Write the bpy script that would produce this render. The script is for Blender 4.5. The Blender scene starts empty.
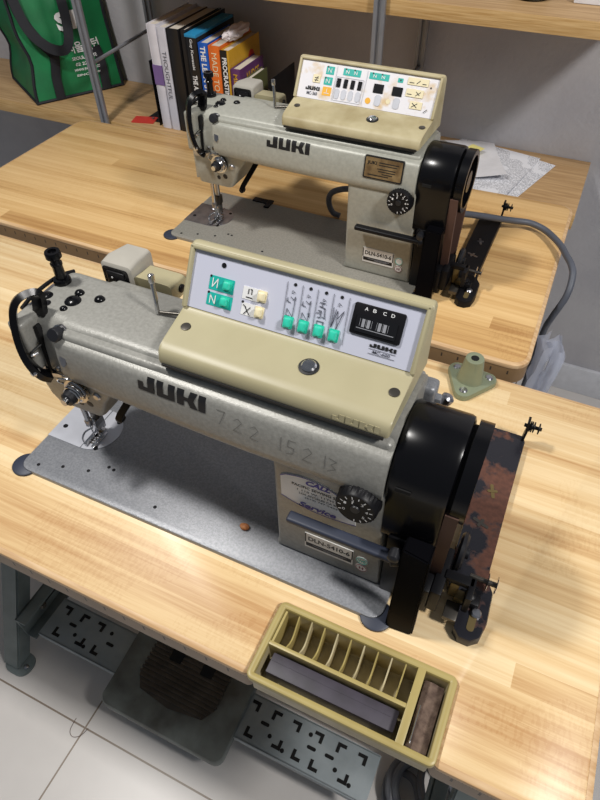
import bpy, bmesh, math, random
from mathutils import Vector, Matrix, noise as mnoise
random.seed(7)
C = bpy.context.scene.collection
V = Vector
PI = math.pi

# ------------------------------------------------------------------ materials
def nodes(name):
    m = bpy.data.materials.new(name); m.use_nodes = True
    nt = m.node_tree; nt.nodes.clear()
    out = nt.nodes.new('ShaderNodeOutputMaterial')
    b = nt.nodes.new('ShaderNodeBsdfPrincipled')
    nt.links.new(b.outputs[0], out.inputs[0])
    return m, nt, b

def srgb(r, g, b):
    f = lambda c: (c/255/12.92) if c/255 <= .04045 else ((c/255+.055)/1.055)**2.4
    return (f(r), f(g), f(b), 1)

def N(nt, t, **kw):
    n = nt.nodes.new(t)
    for k, v in kw.items():
        if k in n.inputs.keys(): n.inputs[k].default_value = v
        else: setattr(n, k, v)
    return n

def mat(name, col, rough=.5, metal=0, col2=None, vscale=40, vlo=.35, vhi=.65, bscale=0, bstr=.2, bdist=.001, spec=.5, coat=0, stretch=None):
    m, nt, b = nodes(name)
    b.inputs['Roughness'].default_value = rough
    b.inputs['Metallic'].default_value = metal
    b.inputs['Specular IOR Level'].default_value = spec
    b.inputs['Coat Weight'].default_value = coat
    tc = N(nt, 'ShaderNodeTexCoord')
    co = tc.outputs['Object']
    if stretch:
        mp = N(nt, 'ShaderNodeMapping'); mp.inputs['Scale'].default_value = stretch
        nt.links.new(co, mp.inputs[0]); co = mp.outputs[0]
    if col2 is None:
        b.inputs['Base Color'].default_value = col
        c2 = [c*.86 for c in col[:3]]+[1]
        lo, hi, sc = .3, .75, vscale
        col2 = c2
    else:
        lo, hi, sc = vlo, vhi, vscale
    nz = N(nt, 'ShaderNodeTexNoise', Scale=sc, Detail=4.0)
    nt.links.new(co, nz.inputs['Vector'])
    rp = N(nt, 'ShaderNodeValToRGB')
    rp.color_ramp.elements[0].position = lo; rp.color_ramp.elements[0].color = col
    rp.color_ramp.elements[1].position = hi; rp.color_ramp.elements[1].color = col2
    nt.links.new(nz.outputs[0], rp.inputs[0])
    nt.links.new(rp.outputs[0], b.inputs['Base Color'])
    if bscale:
        n2 = N(nt, 'ShaderNodeTexNoise', Scale=bscale, Detail=2.0)
        nt.links.new(tc.outputs['Object'], n2.inputs['Vector'])
        bp = N(nt, 'ShaderNodeBump', Strength=bstr, Distance=bdist)
        nt.links.new(n2.outputs[0], bp.inputs['Height'])
        nt.links.new(bp.outputs[0], b.inputs['Normal'])
    return m

def math_n(nt, op, a, bb=None):
    n = nt.nodes.new('ShaderNodeMath'); n.operation = op
    for i, v in enumerate((a, bb)):
        if v is None: continue
        if isinstance(v, (int, float)): n.inputs[i].default_value = v
        else: nt.links.new(v, n.inputs[i])
    return n.outputs[0]

def mixc(nt, f, a, b):
    n = nt.nodes.new('ShaderNodeMix'); n.data_type = 'RGBA'
    if isinstance(f, (int, float)): n.inputs[0].default_value = f
    else: nt.links.new(f, n.inputs[0])
    for i, v in ((6, a), (7, b)):
        if isinstance(v, tuple): n.inputs[i].default_value = v
        else: nt.links.new(v, n.inputs[i])
    return n.outputs[2]

def butcher(name, light, mid, dark, strip=.026, rough=.38):
    """laminate printed as glued maple strips running along x"""
    m, nt, b = nodes(name)
    tc = N(nt, 'ShaderNodeTexCoord')
    sp = N(nt, 'ShaderNodeSeparateXYZ'); nt.links.new(tc.outputs['Object'], sp.inputs[0])
    x, y = sp.outputs[0], sp.outputs[1]
    # wavy strip borders
    lowm = N(nt, 'ShaderNodeMapping'); lowm.inputs['Scale'].default_value = (3, 12, 1)
    nt.links.new(tc.outputs['Object'], lowm.inputs[0])
    low = N(nt, 'ShaderNodeTexNoise', Scale=1.0, Detail=2.0); nt.links.new(lowm.outputs[0], low.inputs[0])
    yw = math_n(nt, 'ADD', y, math_n(nt, 'MULTIPLY', math_n(nt, 'SUBTRACT', low.outputs[0], .5), .006))
    sid = math_n(nt, 'FLOOR', math_n(nt, 'DIVIDE', yw, strip))
    seg = math_n(nt, 'FLOOR', math_n(nt, 'DIVIDE', math_n(nt, 'ADD', x, math_n(nt, 'MULTIPLY', sid, .37)), 1.7))
    cmb = N(nt, 'ShaderNodeCombineXYZ'); nt.links.new(sid, cmb.inputs[0]); nt.links.new(seg, cmb.inputs[1])
    wn = N(nt, 'ShaderNodeTexWhiteNoise'); nt.links.new(cmb.outputs[0], wn.inputs['Vector'])
    # grain streaks
    gm = N(nt, 'ShaderNodeMapping'); gm.inputs['Scale'].default_value = (5, 190, 1)
    nt.links.new(tc.outputs['Object'], gm.inputs[0])
    g = N(nt, 'ShaderNodeTexNoise', Scale=1.0, Detail=5.0, Roughness=.65); nt.links.new(gm.outputs[0], g.inputs[0])
    gm2 = N(nt, 'ShaderNodeMapping'); gm2.inputs['Scale'].default_value = (1.5, 60, 1)
    nt.links.new(tc.outputs['Object'], gm2.inputs[0])
    g2 = N(nt, 'ShaderNodeTexNoise', Scale=1.0, Detail=3.0); nt.links.new(gm2.outputs[0], g2.inputs[0])
    # cross flecks
    fm = N(nt, 'ShaderNodeMapping'); fm.inputs['Scale'].default_value = (330, 120, 1)
    nt.links.new(tc.outputs['Object'], fm.inputs[0])
    fl = N(nt, 'ShaderNodeTexNoise', Scale=1.0, Detail=1.0); nt.links.new(fm.outputs[0], fl.inputs[0])
    fmask = N(nt, 'ShaderNodeTexNoise', Scale=9.0, Detail=2.0); nt.links.new(tc.outputs['Object'], fmask.inputs[0])
    mk = math_n(nt, 'MULTIPLY', math_n(nt, 'GREATER_THAN', fl.outputs[0], .53), math_n(nt, 'GREATER_THAN', fmask.outputs[0], .5))
    v = math_n(nt, 'ADD', math_n(nt, 'MULTIPLY', wn.outputs[0], .34), math_n(nt, 'MULTIPLY', g.outputs[0], .62))
    v = math_n(nt, 'ADD', v, math_n(nt, 'MULTIPLY', g2.outputs[0], .55))
    v = math_n(nt, 'SUBTRACT', v, math_n(nt, 'MULTIPLY', mk, -.035))
    rp = N(nt, 'ShaderNodeValToRGB'); e = rp.color_ramp.elements
    e[0].position = .48; e[0].color = light; e[1].position = 1.08; e[1].color = dark
    k = e.new(.76); k.color = mid
    nt.links.new(v, rp.inputs[0])
    nt.links.new(rp.outputs[0], b.inputs['Base Color'])
    b.inputs['Roughness'].default_value = rough
    bp = N(nt, 'ShaderNodeBump', Strength=.06, Distance=.0006); nt.links.new(fl.outputs[0], bp.inputs['Height'])
    nt.links.new(bp.outputs[0], b.inputs['Normal'])
    return m

def ruler_mat(name, base, ink, pitch=.0254, minor=True, zt=.75):
    m, nt, b = nodes(name)
    tc = N(nt, 'ShaderNodeTexCoord')
    sp = N(nt, 'ShaderNodeSeparateXYZ'); nt.links.new(tc.outputs['Object'], sp.inputs[0])
    x, z = sp.outputs[0], sp.outputs[2]
    fr = math_n(nt, 'FRACT', math_n(nt, 'DIVIDE', math_n(nt, 'ADD', x, 10), pitch))
    t = math_n(nt, 'MULTIPLY', math_n(nt, 'LESS_THAN', fr, .09), math_n(nt, 'LESS_THAN', math_n(nt, 'ABSOLUTE', math_n(nt, 'SUBTRACT', z, zt-.018)), .0045 if minor else .0035))
    if minor:
        fr2 = math_n(nt, 'FRACT', math_n(nt, 'DIVIDE', math_n(nt, 'ADD', x, 10), pitch/8))
        t2 = math_n(nt, 'MULTIPLY', math_n(nt, 'LESS_THAN', fr2, .3), math_n(nt, 'GREATER_THAN', z, zt-.0125))
        t = math_n(nt, 'MAXIMUM', t, math_n(nt, 'MULTIPLY', t2, .8))
    nz = N(nt, 'ShaderNodeTexNoise', Scale=30.0, Detail=4.0); nt.links.new(tc.outputs['Object'], nz.inputs[0])
    c = mixc(nt, nz.outputs[0], base, tuple(v*.7 for v in base[:3])+(1,))
    nt.links.new(mixc(nt, t, c, ink), b.inputs['Base Color'])
    b.inputs['Roughness'].default_value = .5
    return m

def tile_mat(name, tile, grout, sx, sy, ox, oy):
    m, nt, b = nodes(name)
    tc = N(nt, 'ShaderNodeTexCoord')
    sp = N(nt, 'ShaderNodeSeparateXYZ'); nt.links.new(tc.outputs['Object'], sp.inputs[0])
    def line(c, o, s):
        f = math_n(nt, 'FRACT', math_n(nt, 'DIVIDE', math_n(nt, 'ADD', c, 20*s-o), s))
        return math_n(nt, 'LESS_THAN', f, .0035/s*1.0)
    t = math_n(nt, 'MAXIMUM', line(sp.outputs[0], ox, sx), line(sp.outputs[1], oy, sy))
    nz = N(nt, 'ShaderNodeTexNoise', Scale=14.0, Detail=6.0); nt.links.new(tc.outputs['Object'], nz.inputs[0])
    c = mixc(nt, nz.outputs[0], tile, tuple(v*.86 for v in tile[:3])+(1,))
    nt.links.new(mixc(nt, t, c, grout), b.inputs['Base Color'])
    b.inputs['Roughness'].default_value = .35
    return m

def rust_mat(name):
    m, nt, b = nodes(name)
    tc = N(nt, 'ShaderNodeTexCoord')
    nz = N(nt, 'ShaderNodeTexNoise', Scale=26.0, Detail=6.0, Roughness=.6); nt.links.new(tc.outputs['Object'], nz.inputs[0])
    n2 = N(nt, 'ShaderNodeTexNoise', Scale=160.0, Detail=4.0); nt.links.new(tc.outputs['Object'], n2.inputs[0])
    sp = N(nt, 'ShaderNodeSeparateXYZ'); nt.links.new(tc.outputs['Object'], sp.inputs[0])
    # rust gathers in the middle of the plate
    d = math_n(nt, 'ABSOLUTE', math_n(nt, 'SUBTRACT', sp.outputs[1], .17))
    v = math_n(nt, 'SUBTRACT', nz.outputs[0], math_n(nt, 'MULTIPLY', d, 1.3))
    rp = N(nt, 'ShaderNodeValToRGB'); e = rp.color_ramp.elements
    e[0].position = .40; e[0].color = (0, 0, 0, 1); e[1].position = .47; e[1].color = (1, 1, 1, 1)
    nt.links.new(v, rp.inputs[0])
    rust = mixc(nt, n2.outputs[0], srgb(56, 36, 31), srgb(118, 76, 60))
    nt.links.new(mixc(nt, rp.outputs[0], srgb(40, 40, 46), rust), b.inputs['Base Color'])
    rr = nt.nodes.new('ShaderNodeMapRange'); rr.inputs[3].default_value = .25; rr.inputs[4].default_value = .8
    nt.links.new(rp.outputs[0], rr.inputs[0]); nt.links.new(rr.outputs[0], b.inputs['Roughness'])
    b.inputs['Metallic'].default_value = .2
    return m

def sheet_mat(name, col, alpha_mix=.5, rough=.3):
    m, nt, b = nodes(name)
    out = [n for n in nt.nodes if n.type == 'OUTPUT_MATERIAL'][0]
    b.inputs['Base Color'].default_value = col; b.inputs['Roughness'].default_value = rough
    tr = nt.nodes.new('ShaderNodeBsdfTransparent')
    tl = nt.nodes.new('ShaderNodeBsdfTranslucent'); tl.inputs[0].default_value = col
    a = nt.nodes.new('ShaderNodeMixShader'); a.inputs[0].default_value = .4
    nt.links.new(b.outputs[0], a.inputs[1]); nt.links.new(tl.outputs[0], a.inputs[2])
    mx = nt.nodes.new('ShaderNodeMixShader'); mx.inputs[0].default_value = alpha_mix
    nt.links.new(tr.outputs[0], mx.inputs[1]); nt.links.new(a.outputs[0], mx.inputs[2])
    nt.links.new(mx.outputs[0], out.inputs[0])
    return m

def print_mat(name, paper, ink, pitch=.0045, along=1):
    """white sheet with rows of fine grey print"""
    m, nt, b = nodes(name)
    tc = N(nt, 'ShaderNodeTexCoord')
    sp = N(nt, 'ShaderNodeSeparateXYZ'); nt.links.new(tc.outputs['Object'], sp.inputs[0])
    f = math_n(nt, 'FRACT', math_n(nt, 'DIVIDE', math_n(nt, 'ADD', sp.outputs[1], 5), pitch))
    row = math_n(nt, 'LESS_THAN', f, .5)
    nz = N(nt, 'ShaderNodeTexNoise', Scale=420.0, Detail=1.0); nt.links.new(tc.outputs['Object'], nz.inputs[0])
    n3 = N(nt, 'ShaderNodeTexNoise', Scale=16.0, Detail=1.0); nt.links.new(tc.outputs['Object'], n3.inputs[0])
    mk = math_n(nt, 'MULTIPLY', math_n(nt, 'MULTIPLY', row, math_n(nt, 'GREATER_THAN', nz.outputs[0], .48)), math_n(nt, 'GREATER_THAN', n3.outputs[0], .42))
    nt.links.new(mixc(nt, mk, paper, ink), b.inputs['Base Color'])
    b.inputs['Roughness'].default_value = .7
    return m

M = {}
M['wood'] = butcher('maple_laminate', srgb(238, 214, 170), srgb(220, 188, 138), srgb(186, 142, 92))
M['wood2'] = butcher('oak_laminate', srgb(226, 190, 134), srgb(208, 168, 110), srgb(172, 128, 76), strip=.03, rough=.42)
M['wood_rim'] = mat('light_wood_rim', srgb(214, 182, 140), .45, col2=srgb(190, 152, 108), vscale=14, stretch=(1, 14, 14))
M['ruler'] = ruler_mat('ruler_edge', srgb(168, 140, 112), srgb(70, 52, 38))
M['ruler2'] = ruler_mat('ruler_edge_rear', srgb(150, 118, 78), srgb(50, 36, 24), minor=False, zt=.732)
M['shelf'] = mat('shelf_oak', srgb(190, 156, 112), .5, col2=srgb(164, 130, 88), vscale=9, stretch=(1, 16, 16))
M['shelf_edge'] = mat('shelf_oak_edge', srgb(204, 170, 118), .5, col2=srgb(176, 138, 84), vscale=9, stretch=(1.5, 30, 40))
M['wall'] = mat('painted_wall', srgb(186, 185, 188), .85, col2=srgb(174, 173, 178), vscale=6, bscale=90, bstr=.35, bdist=.003)
M['base'] = mat('white_baseboard', srgb(214, 216, 222), .4)
M['floor'] = tile_mat('beige_tiles', srgb(214, 210, 206), srgb(134, 120, 106), .60, .60, -.0485, -.134)
M['arm'] = mat('grey_hammered_paint', srgb(150, 149, 143), .38, .12, col2=srgb(135, 134, 128), vscale=260, vlo=.3, vhi=.7, bscale=700, bstr=.35, bdist=.0006)
M['arm2'] = mat('greenish_grey_paint', srgb(168, 168, 158), .4, .08, col2=srgb(156, 156, 146), vscale=200, vlo=.3, vhi=.7, bscale=600, bstr=.25, bdist=.0005)
M['bed'] = mat('cool_lit_hammered_paint', srgb(140, 142, 146), .36, .2, col2=srgb(122, 124, 129), vscale=420, vlo=.35, vhi=.65, bscale=800, bstr=.4, bdist=.0006)  # bluish tint is cool reflected light put into the grey paint colour
M['bed2'] = mat('warm_grey_hammered_paint', srgb(146, 143, 134), .42, .1, col2=srgb(132, 129, 121), vscale=300, vlo=.35, vhi=.65, bscale=700, bstr=.3, bdist=.0005)
M['khaki'] = mat('khaki_plastic', srgb(170, 162, 130), .42, col2=srgb(161, 153, 121), vscale=12, bscale=900, bstr=.1, bdist=.0003)
M['khaki2'] = mat('worn_khaki_plastic', srgb(184, 173, 138), .5, col2=srgb(160, 146, 108), vscale=26, vlo=.4, vhi=.7)
M['tray'] = mat('olive_khaki_plastic', srgb(172, 156, 98), .4, col2=srgb(160, 143, 88), vscale=16)
M['traywall'] = mat('dusty_tray_plastic', srgb(196, 184, 150), .5, col2=srgb(166, 152, 112), vscale=30)
M['panel'] = mat('pale_lilac_panel', srgb(196, 198, 214), .4, col2=srgb(190, 193, 209), vscale=5)
M['panel2'] = mat('stained_white_panel', srgb(224, 222, 226), .4, col2=srgb(206, 176, 124), vscale=42, vlo=.52, vhi=.72)
M['teal'] = mat('teal_print', srgb(30, 176, 164), .4)
M['tealb'] = mat('teal_button', srgb(52, 202, 172), .3, coat=.3)
M['cream'] = mat('cream_button', srgb(236, 224, 186), .35, coat=.2)
M['white'] = mat('white_print', srgb(236, 236, 236), .5)
M['silverprint'] = mat('pale_silver_print', srgb(196, 198, 206), .4, .2)
M['orange'] = mat('amber_print', srgb(240, 178, 50), .4)
M['black'] = mat('gloss_black_paint', srgb(10, 10, 13), .22, 0, spec=.3)
M['blackp'] = mat('black_panel_paint', srgb(9, 9, 12), .3, 0, spec=.04)
M['blackm'] = mat('satin_black', srgb(20, 20, 23), .4, spec=.2)
M['navy'] = mat('dark_blue_rubber', srgb(44, 50, 66), .5)
M['rubber'] = mat('black_rubber', srgb(24, 25, 30), .45)
M['ink'] = mat('black_ink', srgb(22, 22, 24), .5)
M['pencil'] = mat('pencil_scribble', srgb(104, 103, 100), .5)
M['pline'] = mat('grey_print', srgb(70, 72, 84), .5)
M['chrome'] = mat('polished_steel', srgb(206, 206, 208), .16, 1)
M['steel'] = mat('brushed_steel', srgb(190, 190, 194), .28, 1, col2=srgb(160, 160, 166), vscale=60)
M['platest'] = mat('bright_needle_plate', srgb(206, 208, 216), .35, .3)
M['dsteel'] = mat('dark_oily_steel', srgb(96, 92, 86), .35, .8)
M['brass'] = mat('dull_brass', srgb(120, 104, 66), .5, .5)
M['rust'] = rust_mat('rusted_black_plate')
M['belt'] = mat('worn_brown_belt', srgb(88, 62, 52), .7)
M['screen'] = mat('dark_window', srgb(18, 18, 20), .2, coat=.3)
M['digit'] = mat('grey_digits', srgb(150, 152, 158), .5)
M['blue_ink'] = mat('violet_blue_ink', srgb(62, 58, 150), .5)
M['label'] = mat('white_label', srgb(226, 224, 220), .5)
M['maroon'] = mat('maroon_ink', srgb(120, 40, 60), .5)
M['gold'] = mat('tarnished_gold_plate', srgb(164, 140, 100), .4, .4, col2=srgb(110, 88, 60), vscale=60)
M['cable'] = mat('slate_grey_cable', srgb(84, 88, 98), .5)
M['cable2'] = mat('grey_floor_cable', srgb(112, 114, 120), .5)
M['green_metal'] = mat('sage_green_paint', srgb(140, 148, 122), .4, .25, bscale=300, bstr=.15)
M['frame_grey'] = mat('grey_green_frame_paint', srgb(112, 122, 122), .45, .1, col2=srgb(96, 106, 106), vscale=18)
M['perf'] = mat('blue_grey_steel_panel', srgb(138, 148, 152), .45, .1, col2=srgb(122, 132, 136), vscale=18)
M['hole'] = mat('black_slot', srgb(8, 8, 9), .9)
M['pedal'] = mat('grimy_grey_pedal', srgb(110, 118, 116), .5, .1, col2=srgb(70, 72, 68), vscale=14)
M['pmat'] = mat('dark_brown_ridged_rubber', srgb(74, 68, 60), .6, col2=srgb(54, 48, 42), vscale=30)
M['felt'] = mat('brown_matted_felt', srgb(78, 62, 54), .95, col2=srgb(112, 94, 82), vscale=120, bscale=300, bstr=.6, bdist=.002)
M['slab'] = mat('purple_grey_slab', srgb(60, 55, 66), .5, col2=srgb(48, 44, 52), vscale=50)
M['post'] = mat('grey_steel_post', srgb(150, 152, 158), .4, .5)
M['green'] = mat('green_nonwoven_bag', srgb(18, 122, 70), .55, col2=srgb(14, 104, 60), vscale=16, bscale=500, bstr=.15)
M['green_d'] = mat('darker_green_gusset', srgb(16, 108, 62), .55, col2=srgb(12, 90, 52), vscale=16)
M['webbing'] = mat('black_webbing', srgb(22, 24, 32), .7, bscale=900, bstr=.3)
M['paper'] = mat('white_paper', srgb(226, 226, 230), .7)
M['print'] = print_mat('printed_paper', srgb(224, 225, 230), srgb(128, 130, 138))
M['tissue'] = mat('tissue', srgb(222, 214, 216), .8)
M['plastic'] = sheet_mat('clear_plastic_film', srgb(206, 212, 228), .55)
M['redprint'] = mat('red_print', srgb(190, 60, 66), .5)
M['redcard'] = mat('red_card', srgb(196, 52, 40), .5)
M['glass'] = mat('dark_green_glass', srgb(40, 46, 42), .1, coat=.5)
M['wax'] = mat('orange_tan_scrap', srgb(196, 130, 76), .6, col2=srgb(150, 88, 48), vscale=200)
M['leaf'] = mat('page_edges', srgb(214, 206, 192), .8, stretch=(300, 1, 1))
def flat(name, r, g, b, rough=.45): 
    M[name] = mat(name, srgb(r, g, b), rough)

# ------------------------------------------------------------------ mesh tools
class F:
    """a local frame: o origin, x and y in plane, n normal"""
    def __init__(s, o, x, y):
        s.o = V(o); s.x = V(x).normalized(); s.y = V(y).normalized(); s.n = s.x.cross(s.y).normalized()
    def p(s, a, b, h=0): return s.o + s.x*a + s.y*b + s.n*h
def front(o): return F(o, (1, 0, 0), (0, 0, 1))      # faces -y
def flatF(o, ang=0): return F(o, (math.cos(ang), math.sin(ang), 0), (-math.sin(ang), math.cos(ang), 0))   # faces +z
def leftF(o): return F(o, (0, -1, 0), (0, 0, 1))     # faces -x
def rightF(o): return F(o, (0, 1, 0), (0, 0, 1))     # faces +x
def axisF(o, n):
    n = V(n).normalized(); a = V((0, 0, 1)) if abs(n.z) < .9 else V((1, 0, 0))
    x = a.cross(n).normalized(); return F(o, x, n.cross(x))

def nb(): return bmesh.new()
def loft(bm, secs, caps=True, closed=True):
    rows = [[bm.verts.new(p) for p in s] for s in secs]
    n = len(rows[0])
    for a, b in zip(rows[:-1], rows[1:]):
        for i in range(n if closed else n-1):
            j = (i+1) % n
            try: bm.faces.new((a[i], a[j], b[j], b[i]))
            except ValueError: pass
    if caps and closed:
        bm.faces.new(rows[0][::-1]); bm.faces.new(rows[-1])
    return rows
def prism(bm, f, pts, h0, h1):
    loft(bm, [[f.p(a, b, h0) for a, b in pts], [f.p(a, b, h1) for a, b in pts]])
def rr(cx, cy, w, h, r, seg=5):
    r = min(r, w/2-1e-5, h/2-1e-5); out = []
    for sx, sy, a0 in ((1, 1, 0), (-1, 1, 90), (-1, -1, 180), (1, -1, 270)):
        for k in range(seg+1):
            a = math.radians(a0+90*k/seg)
            out.append((cx+sx*(w/2-r)+r*math.cos(a), cy+sy*(h/2-r)+r*math.sin(a)))
    return out
def rbox(bm, f, cx, cy, w, h, h0, h1, r=.001, bev=0):
    """rounded rectangle prism; bev chamfers the far cap"""
    if bev:
        s = [[f.p(a, b, h0) for a, b in rr(cx, cy, w, h, r)], [f.p(a, b, h1-bev) for a, b in rr(cx, cy, w, h, r)],
             [f.p(a, b, h1-bev*.3) for a, b in rr(cx, cy, w-bev*.6, h-bev*.6, max(r-bev*.3, 1e-4))],
             [f.p(a, b, h1) for a, b in rr(cx, cy, w-2*bev, h-2*bev, max(r-bev, 1e-4))]]
        loft(bm, s)
    else: prism(bm, f, rr(cx, cy, w, h, r), h0, h1)
def circ(r, n=24, cx=0, cy=0): return [(cx+r*math.cos(2*PI*i/n), cy+r*math.sin(2*PI*i/n)) for i in range(n)]
def lathe(bm, f, prof, n=28, cx=0, cy=0):
    loft(bm, [[f.p(a, b, h) for a, b in circ(max(r, 1e-5), n, cx, cy)] for r, h in prof])
def disc(bm, f, cx, cy, r, h0, h1, n=20): prism(bm, f, circ(r, n, cx, cy), h0, h1)
def ring(bm, f, R, r, h0, h1, n=40, cx=0, cy=0):
    s = [[f.p(a, b, h) for a, b in circ(q, n, cx, cy)] for q, h in ((r, h0), (R, h0), (R, h1), (r, h1), (r, h0))]
    loft(bm, s, caps=False)
def smoothpath(pts, k=6):
    pts = [V(p) for p in pts]; out = []
    for i in range(len(pts)-1):
        p0, p1, p2, p3 = pts[max(i-1, 0)], pts[i], pts[i+1], pts[min(i+2, len(pts)-1)]
        for j in range(k):
            t = j/k
            out.append(.5*((2*p1)+(p2-p0)*t+(2*p0-5*p1+4*p2-p3)*t*t+(3*p1-p0-3*p2+p3)*t**3))
    out.append(pts[-1]); return out
def sweep(bm, pts, prof, up=(0, 0, 1)):
    """prof: list of (side, up) offsets swept along pts"""
    pts = [V(p) for p in pts]; secs = []; u = V(up)
    for i, p in enumerate(pts):
        t = (pts[min(i+1, len(pts)-1)]-pts[max(i-1, 0)]).normalized()
        s = t.cross(u)
        if s.length < 1e-4: s = t.cross(V((1, 0, 0)))
        s.normalize(); w = s.cross(t).normalized(); u = w
        secs.append([p+s*a+w*b for a, b in prof])
    loft(bm, secs)
def tube(bm, pts, r, n=10, smooth=0):
    if smooth: pts = smoothpath(pts, smooth)
    sweep(bm, pts, circ(r, n))
def rod(bm, a, b, r, n=14): tube(bm, [a, b], r, n)
def bx(bm, x0, x1, y0, y1, z0, z1, bev=0, seg=2):
    t = bmesh.new(); bmesh.ops.create_cube(t, size=1)
    for v in t.verts:
        v.co = V(((x0+x1)/2+v.co.x*(x1-x0), (y0+y1)/2+v.co.y*(y1-y0), (z0+z1)/2+v.co.z*(z1-z0)))
    if bev: bmesh.ops.bevel(t, geom=t.edges[:], offset=bev, segments=seg, affect='EDGES', profile=.6)
    join(bm, t)
def join(bm, t):
    me = bpy.data.meshes.new('tmp'); t.to_mesh(me); t.free(); bm.from_mesh(me); bpy.data.meshes.remove(me)
def stroke(bm, f, pts, w, h=.0003):
    """flat polyline stroke on a frame"""
    for (a, b) in zip(pts[:-1], pts[1:]):
        d = V((b[0]-a[0], b[1]-a[1])); L = d.length
        if L < 1e-7: continue
        d /= L; q = V((-d.y, d.x))*w/2; e = d*w*.3
        P = [V(a)-e-q, V(b)+e-q, V(b)+e+q, V(a)-e+q]
        bm.faces.new([bm.verts.new(f.p(x.x, x.y, h)) for x in P])

OFF = {}
def top_of(o):
    while o.parent: o = o.parent
    return o
def obj(name, bm, m, parent=None, angle=38, label=None, at=None):
    bmesh.ops.remove_doubles(bm, verts=bm.verts[:], dist=1e-6)
    bmesh.ops.recalc_face_normals(bm, faces=bm.faces[:])
    off = V((0, 0, 0))
    if parent: off = OFF.get(top_of(parent).name, off)
    elif at is not None: off = V(at)
    for v in bm.verts: v.co -= off
    me = bpy.data.meshes.new(name); bm.to_mesh(me); bm.free()
    me.polygons.foreach_set('use_smooth', [True]*len(me.polygons)); me.set_sharp_from_angle(angle=math.radians(angle))
    me.materials.append(M[m] if isinstance(m, str) else m)
    o = bpy.data.objects.new(name, me); C.objects.link(o)
    if parent: o.parent = parent
    else:
        o.location = off; OFF[o.name] = off
    if label: o['label'] = label
    return o
def tag(o, label, cat, group=None):
    o['label'] = label; o['category'] = cat
    if group: o['group'] = group
    return o
def thing(name, label, cat, loc=(0, 0, 0), group=None, local=False):
    o = bpy.data.objects.new(name, None); C.objects.link(o); o.location = loc; o.empty_display_size = .05
    OFF[o.name] = V((0, 0, 0)) if local else V(loc)
    return tag(o, label, cat, group)
def struct(name, bm, m): 
    o = obj(name, bm, m); o['kind'] = 'structure'; return o
def text_bm(body, f, x, y, w, h, lift=.0003, bold=0, shear=0, align='L', thick=0):
    """lettering fitted to a w x h box whose lower left corner is (x, y) on frame f"""
    cu = bpy.data.curves.new('t', 'FONT'); cu.body = body; cu.size = 1; cu.offset = bold; cu.shear = shear; cu.resolution_u = 3
    to = bpy.data.objects.new('t', cu); C.objects.link(to)
    dg = bpy.context.evaluated_depsgraph_get()
    me = bpy.data.meshes.new_from_object(to.evaluated_get(dg))
    bm = nb(); bm.from_mesh(me)
    bpy.data.objects.remove(to); bpy.data.curves.remove(cu); bpy.data.meshes.remove(me)
    if not bm.verts: return bm
    xs = [v.co.x for v in bm.verts]; ys = [v.co.y for v in bm.verts]
    x0, x1, y0, y1 = min(xs), max(xs), min(ys), max(ys)
    if w is None: w = h*(x1-x0)/(y1-y0)
    for v in bm.verts:
        a = x+(v.co.x-x0)/(x1-x0)*w; b = y+(v.co.y-y0)/(y1-y0)*h
        v.co = f.p(a, b, lift)
    return bm

def logo_bm(f, x, y, w, h, lift=.0004, thick=.0):
    """the four-letter block logo"""
    bm = nb()
    def poly(ps):
        P = [(x+a*w, y+b*h) for a, b in ps]
        if thick: prism(bm, f, P, 0, thick)
        else: bm.faces.new([bm.verts.new(f.p(a, b, lift)) for a, b in P])
    # J with its small raised tab
    poly([(0, .28), (0, .62), (.085, .62), (.085, .28)]); poly([(0, 0), (0, .28), (.26, .28), (.26, 0)]); poly([(.15, .28), (.15, 1), (.26, 1), (.26, .28)])
    # U
    poly([(.295, .28), (.295, 1), (.395, 1), (.395, .28)]); poly([(.295, 0), (.295, .28), (.57, .28), (.57, 0)]); poly([(.47, .28), (.47, 1), (.57, 1), (.57, .28)])
    # K
    poly([(.605, 0), (.605, 1), (.71, 1), (.71, 0)]); poly([(.71, .38), (.71, .62), (.76, .62), (.76, .38)])
    poly([(.76, .38), (.76, .62), (.775, .62), (.80, 1), (.905, 1), (.855, .5), (.84, .38)]); poly([(.76, .38), (.84, .38), (.855, .5), (.915, 0), (.805, 0)])
    # I
    poly([(.925, 0), (.925, 1), (1.03, 1), (1.03, 0)])
    return bm

# ------------------------------------------------------------------ sewing machine
from mathutils.bvhtree import BVHTree
def drape(bm, tree, lift, x0=None):
    """lay flat lettering on the curved casting, looking along +y"""
    bmesh.ops.subdivide_edges(bm, edges=[e for e in bm.edges if e.calc_length() > .002], cuts=3, use_grid_fill=True)
    bmesh.ops.triangulate(bm, faces=bm.faces[:])
    for v in bm.verts:
        h = tree.ray_cast(V((v.co.x, -.1, v.co.z)), V((0, 1, 0)))
        if h[0] is not None: v.co.y = h[0].y-lift
    return bm
def screw(name, f, cx, cy, r, h, m, par, slot=True):
    bm = nb(); lathe(bm, f, [(r, 0), (r, h*.5), (r*.8, h), (1e-5, h)], 18, cx, cy)
    if slot:
        pass
    return obj(name, bm, m, par)

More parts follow.
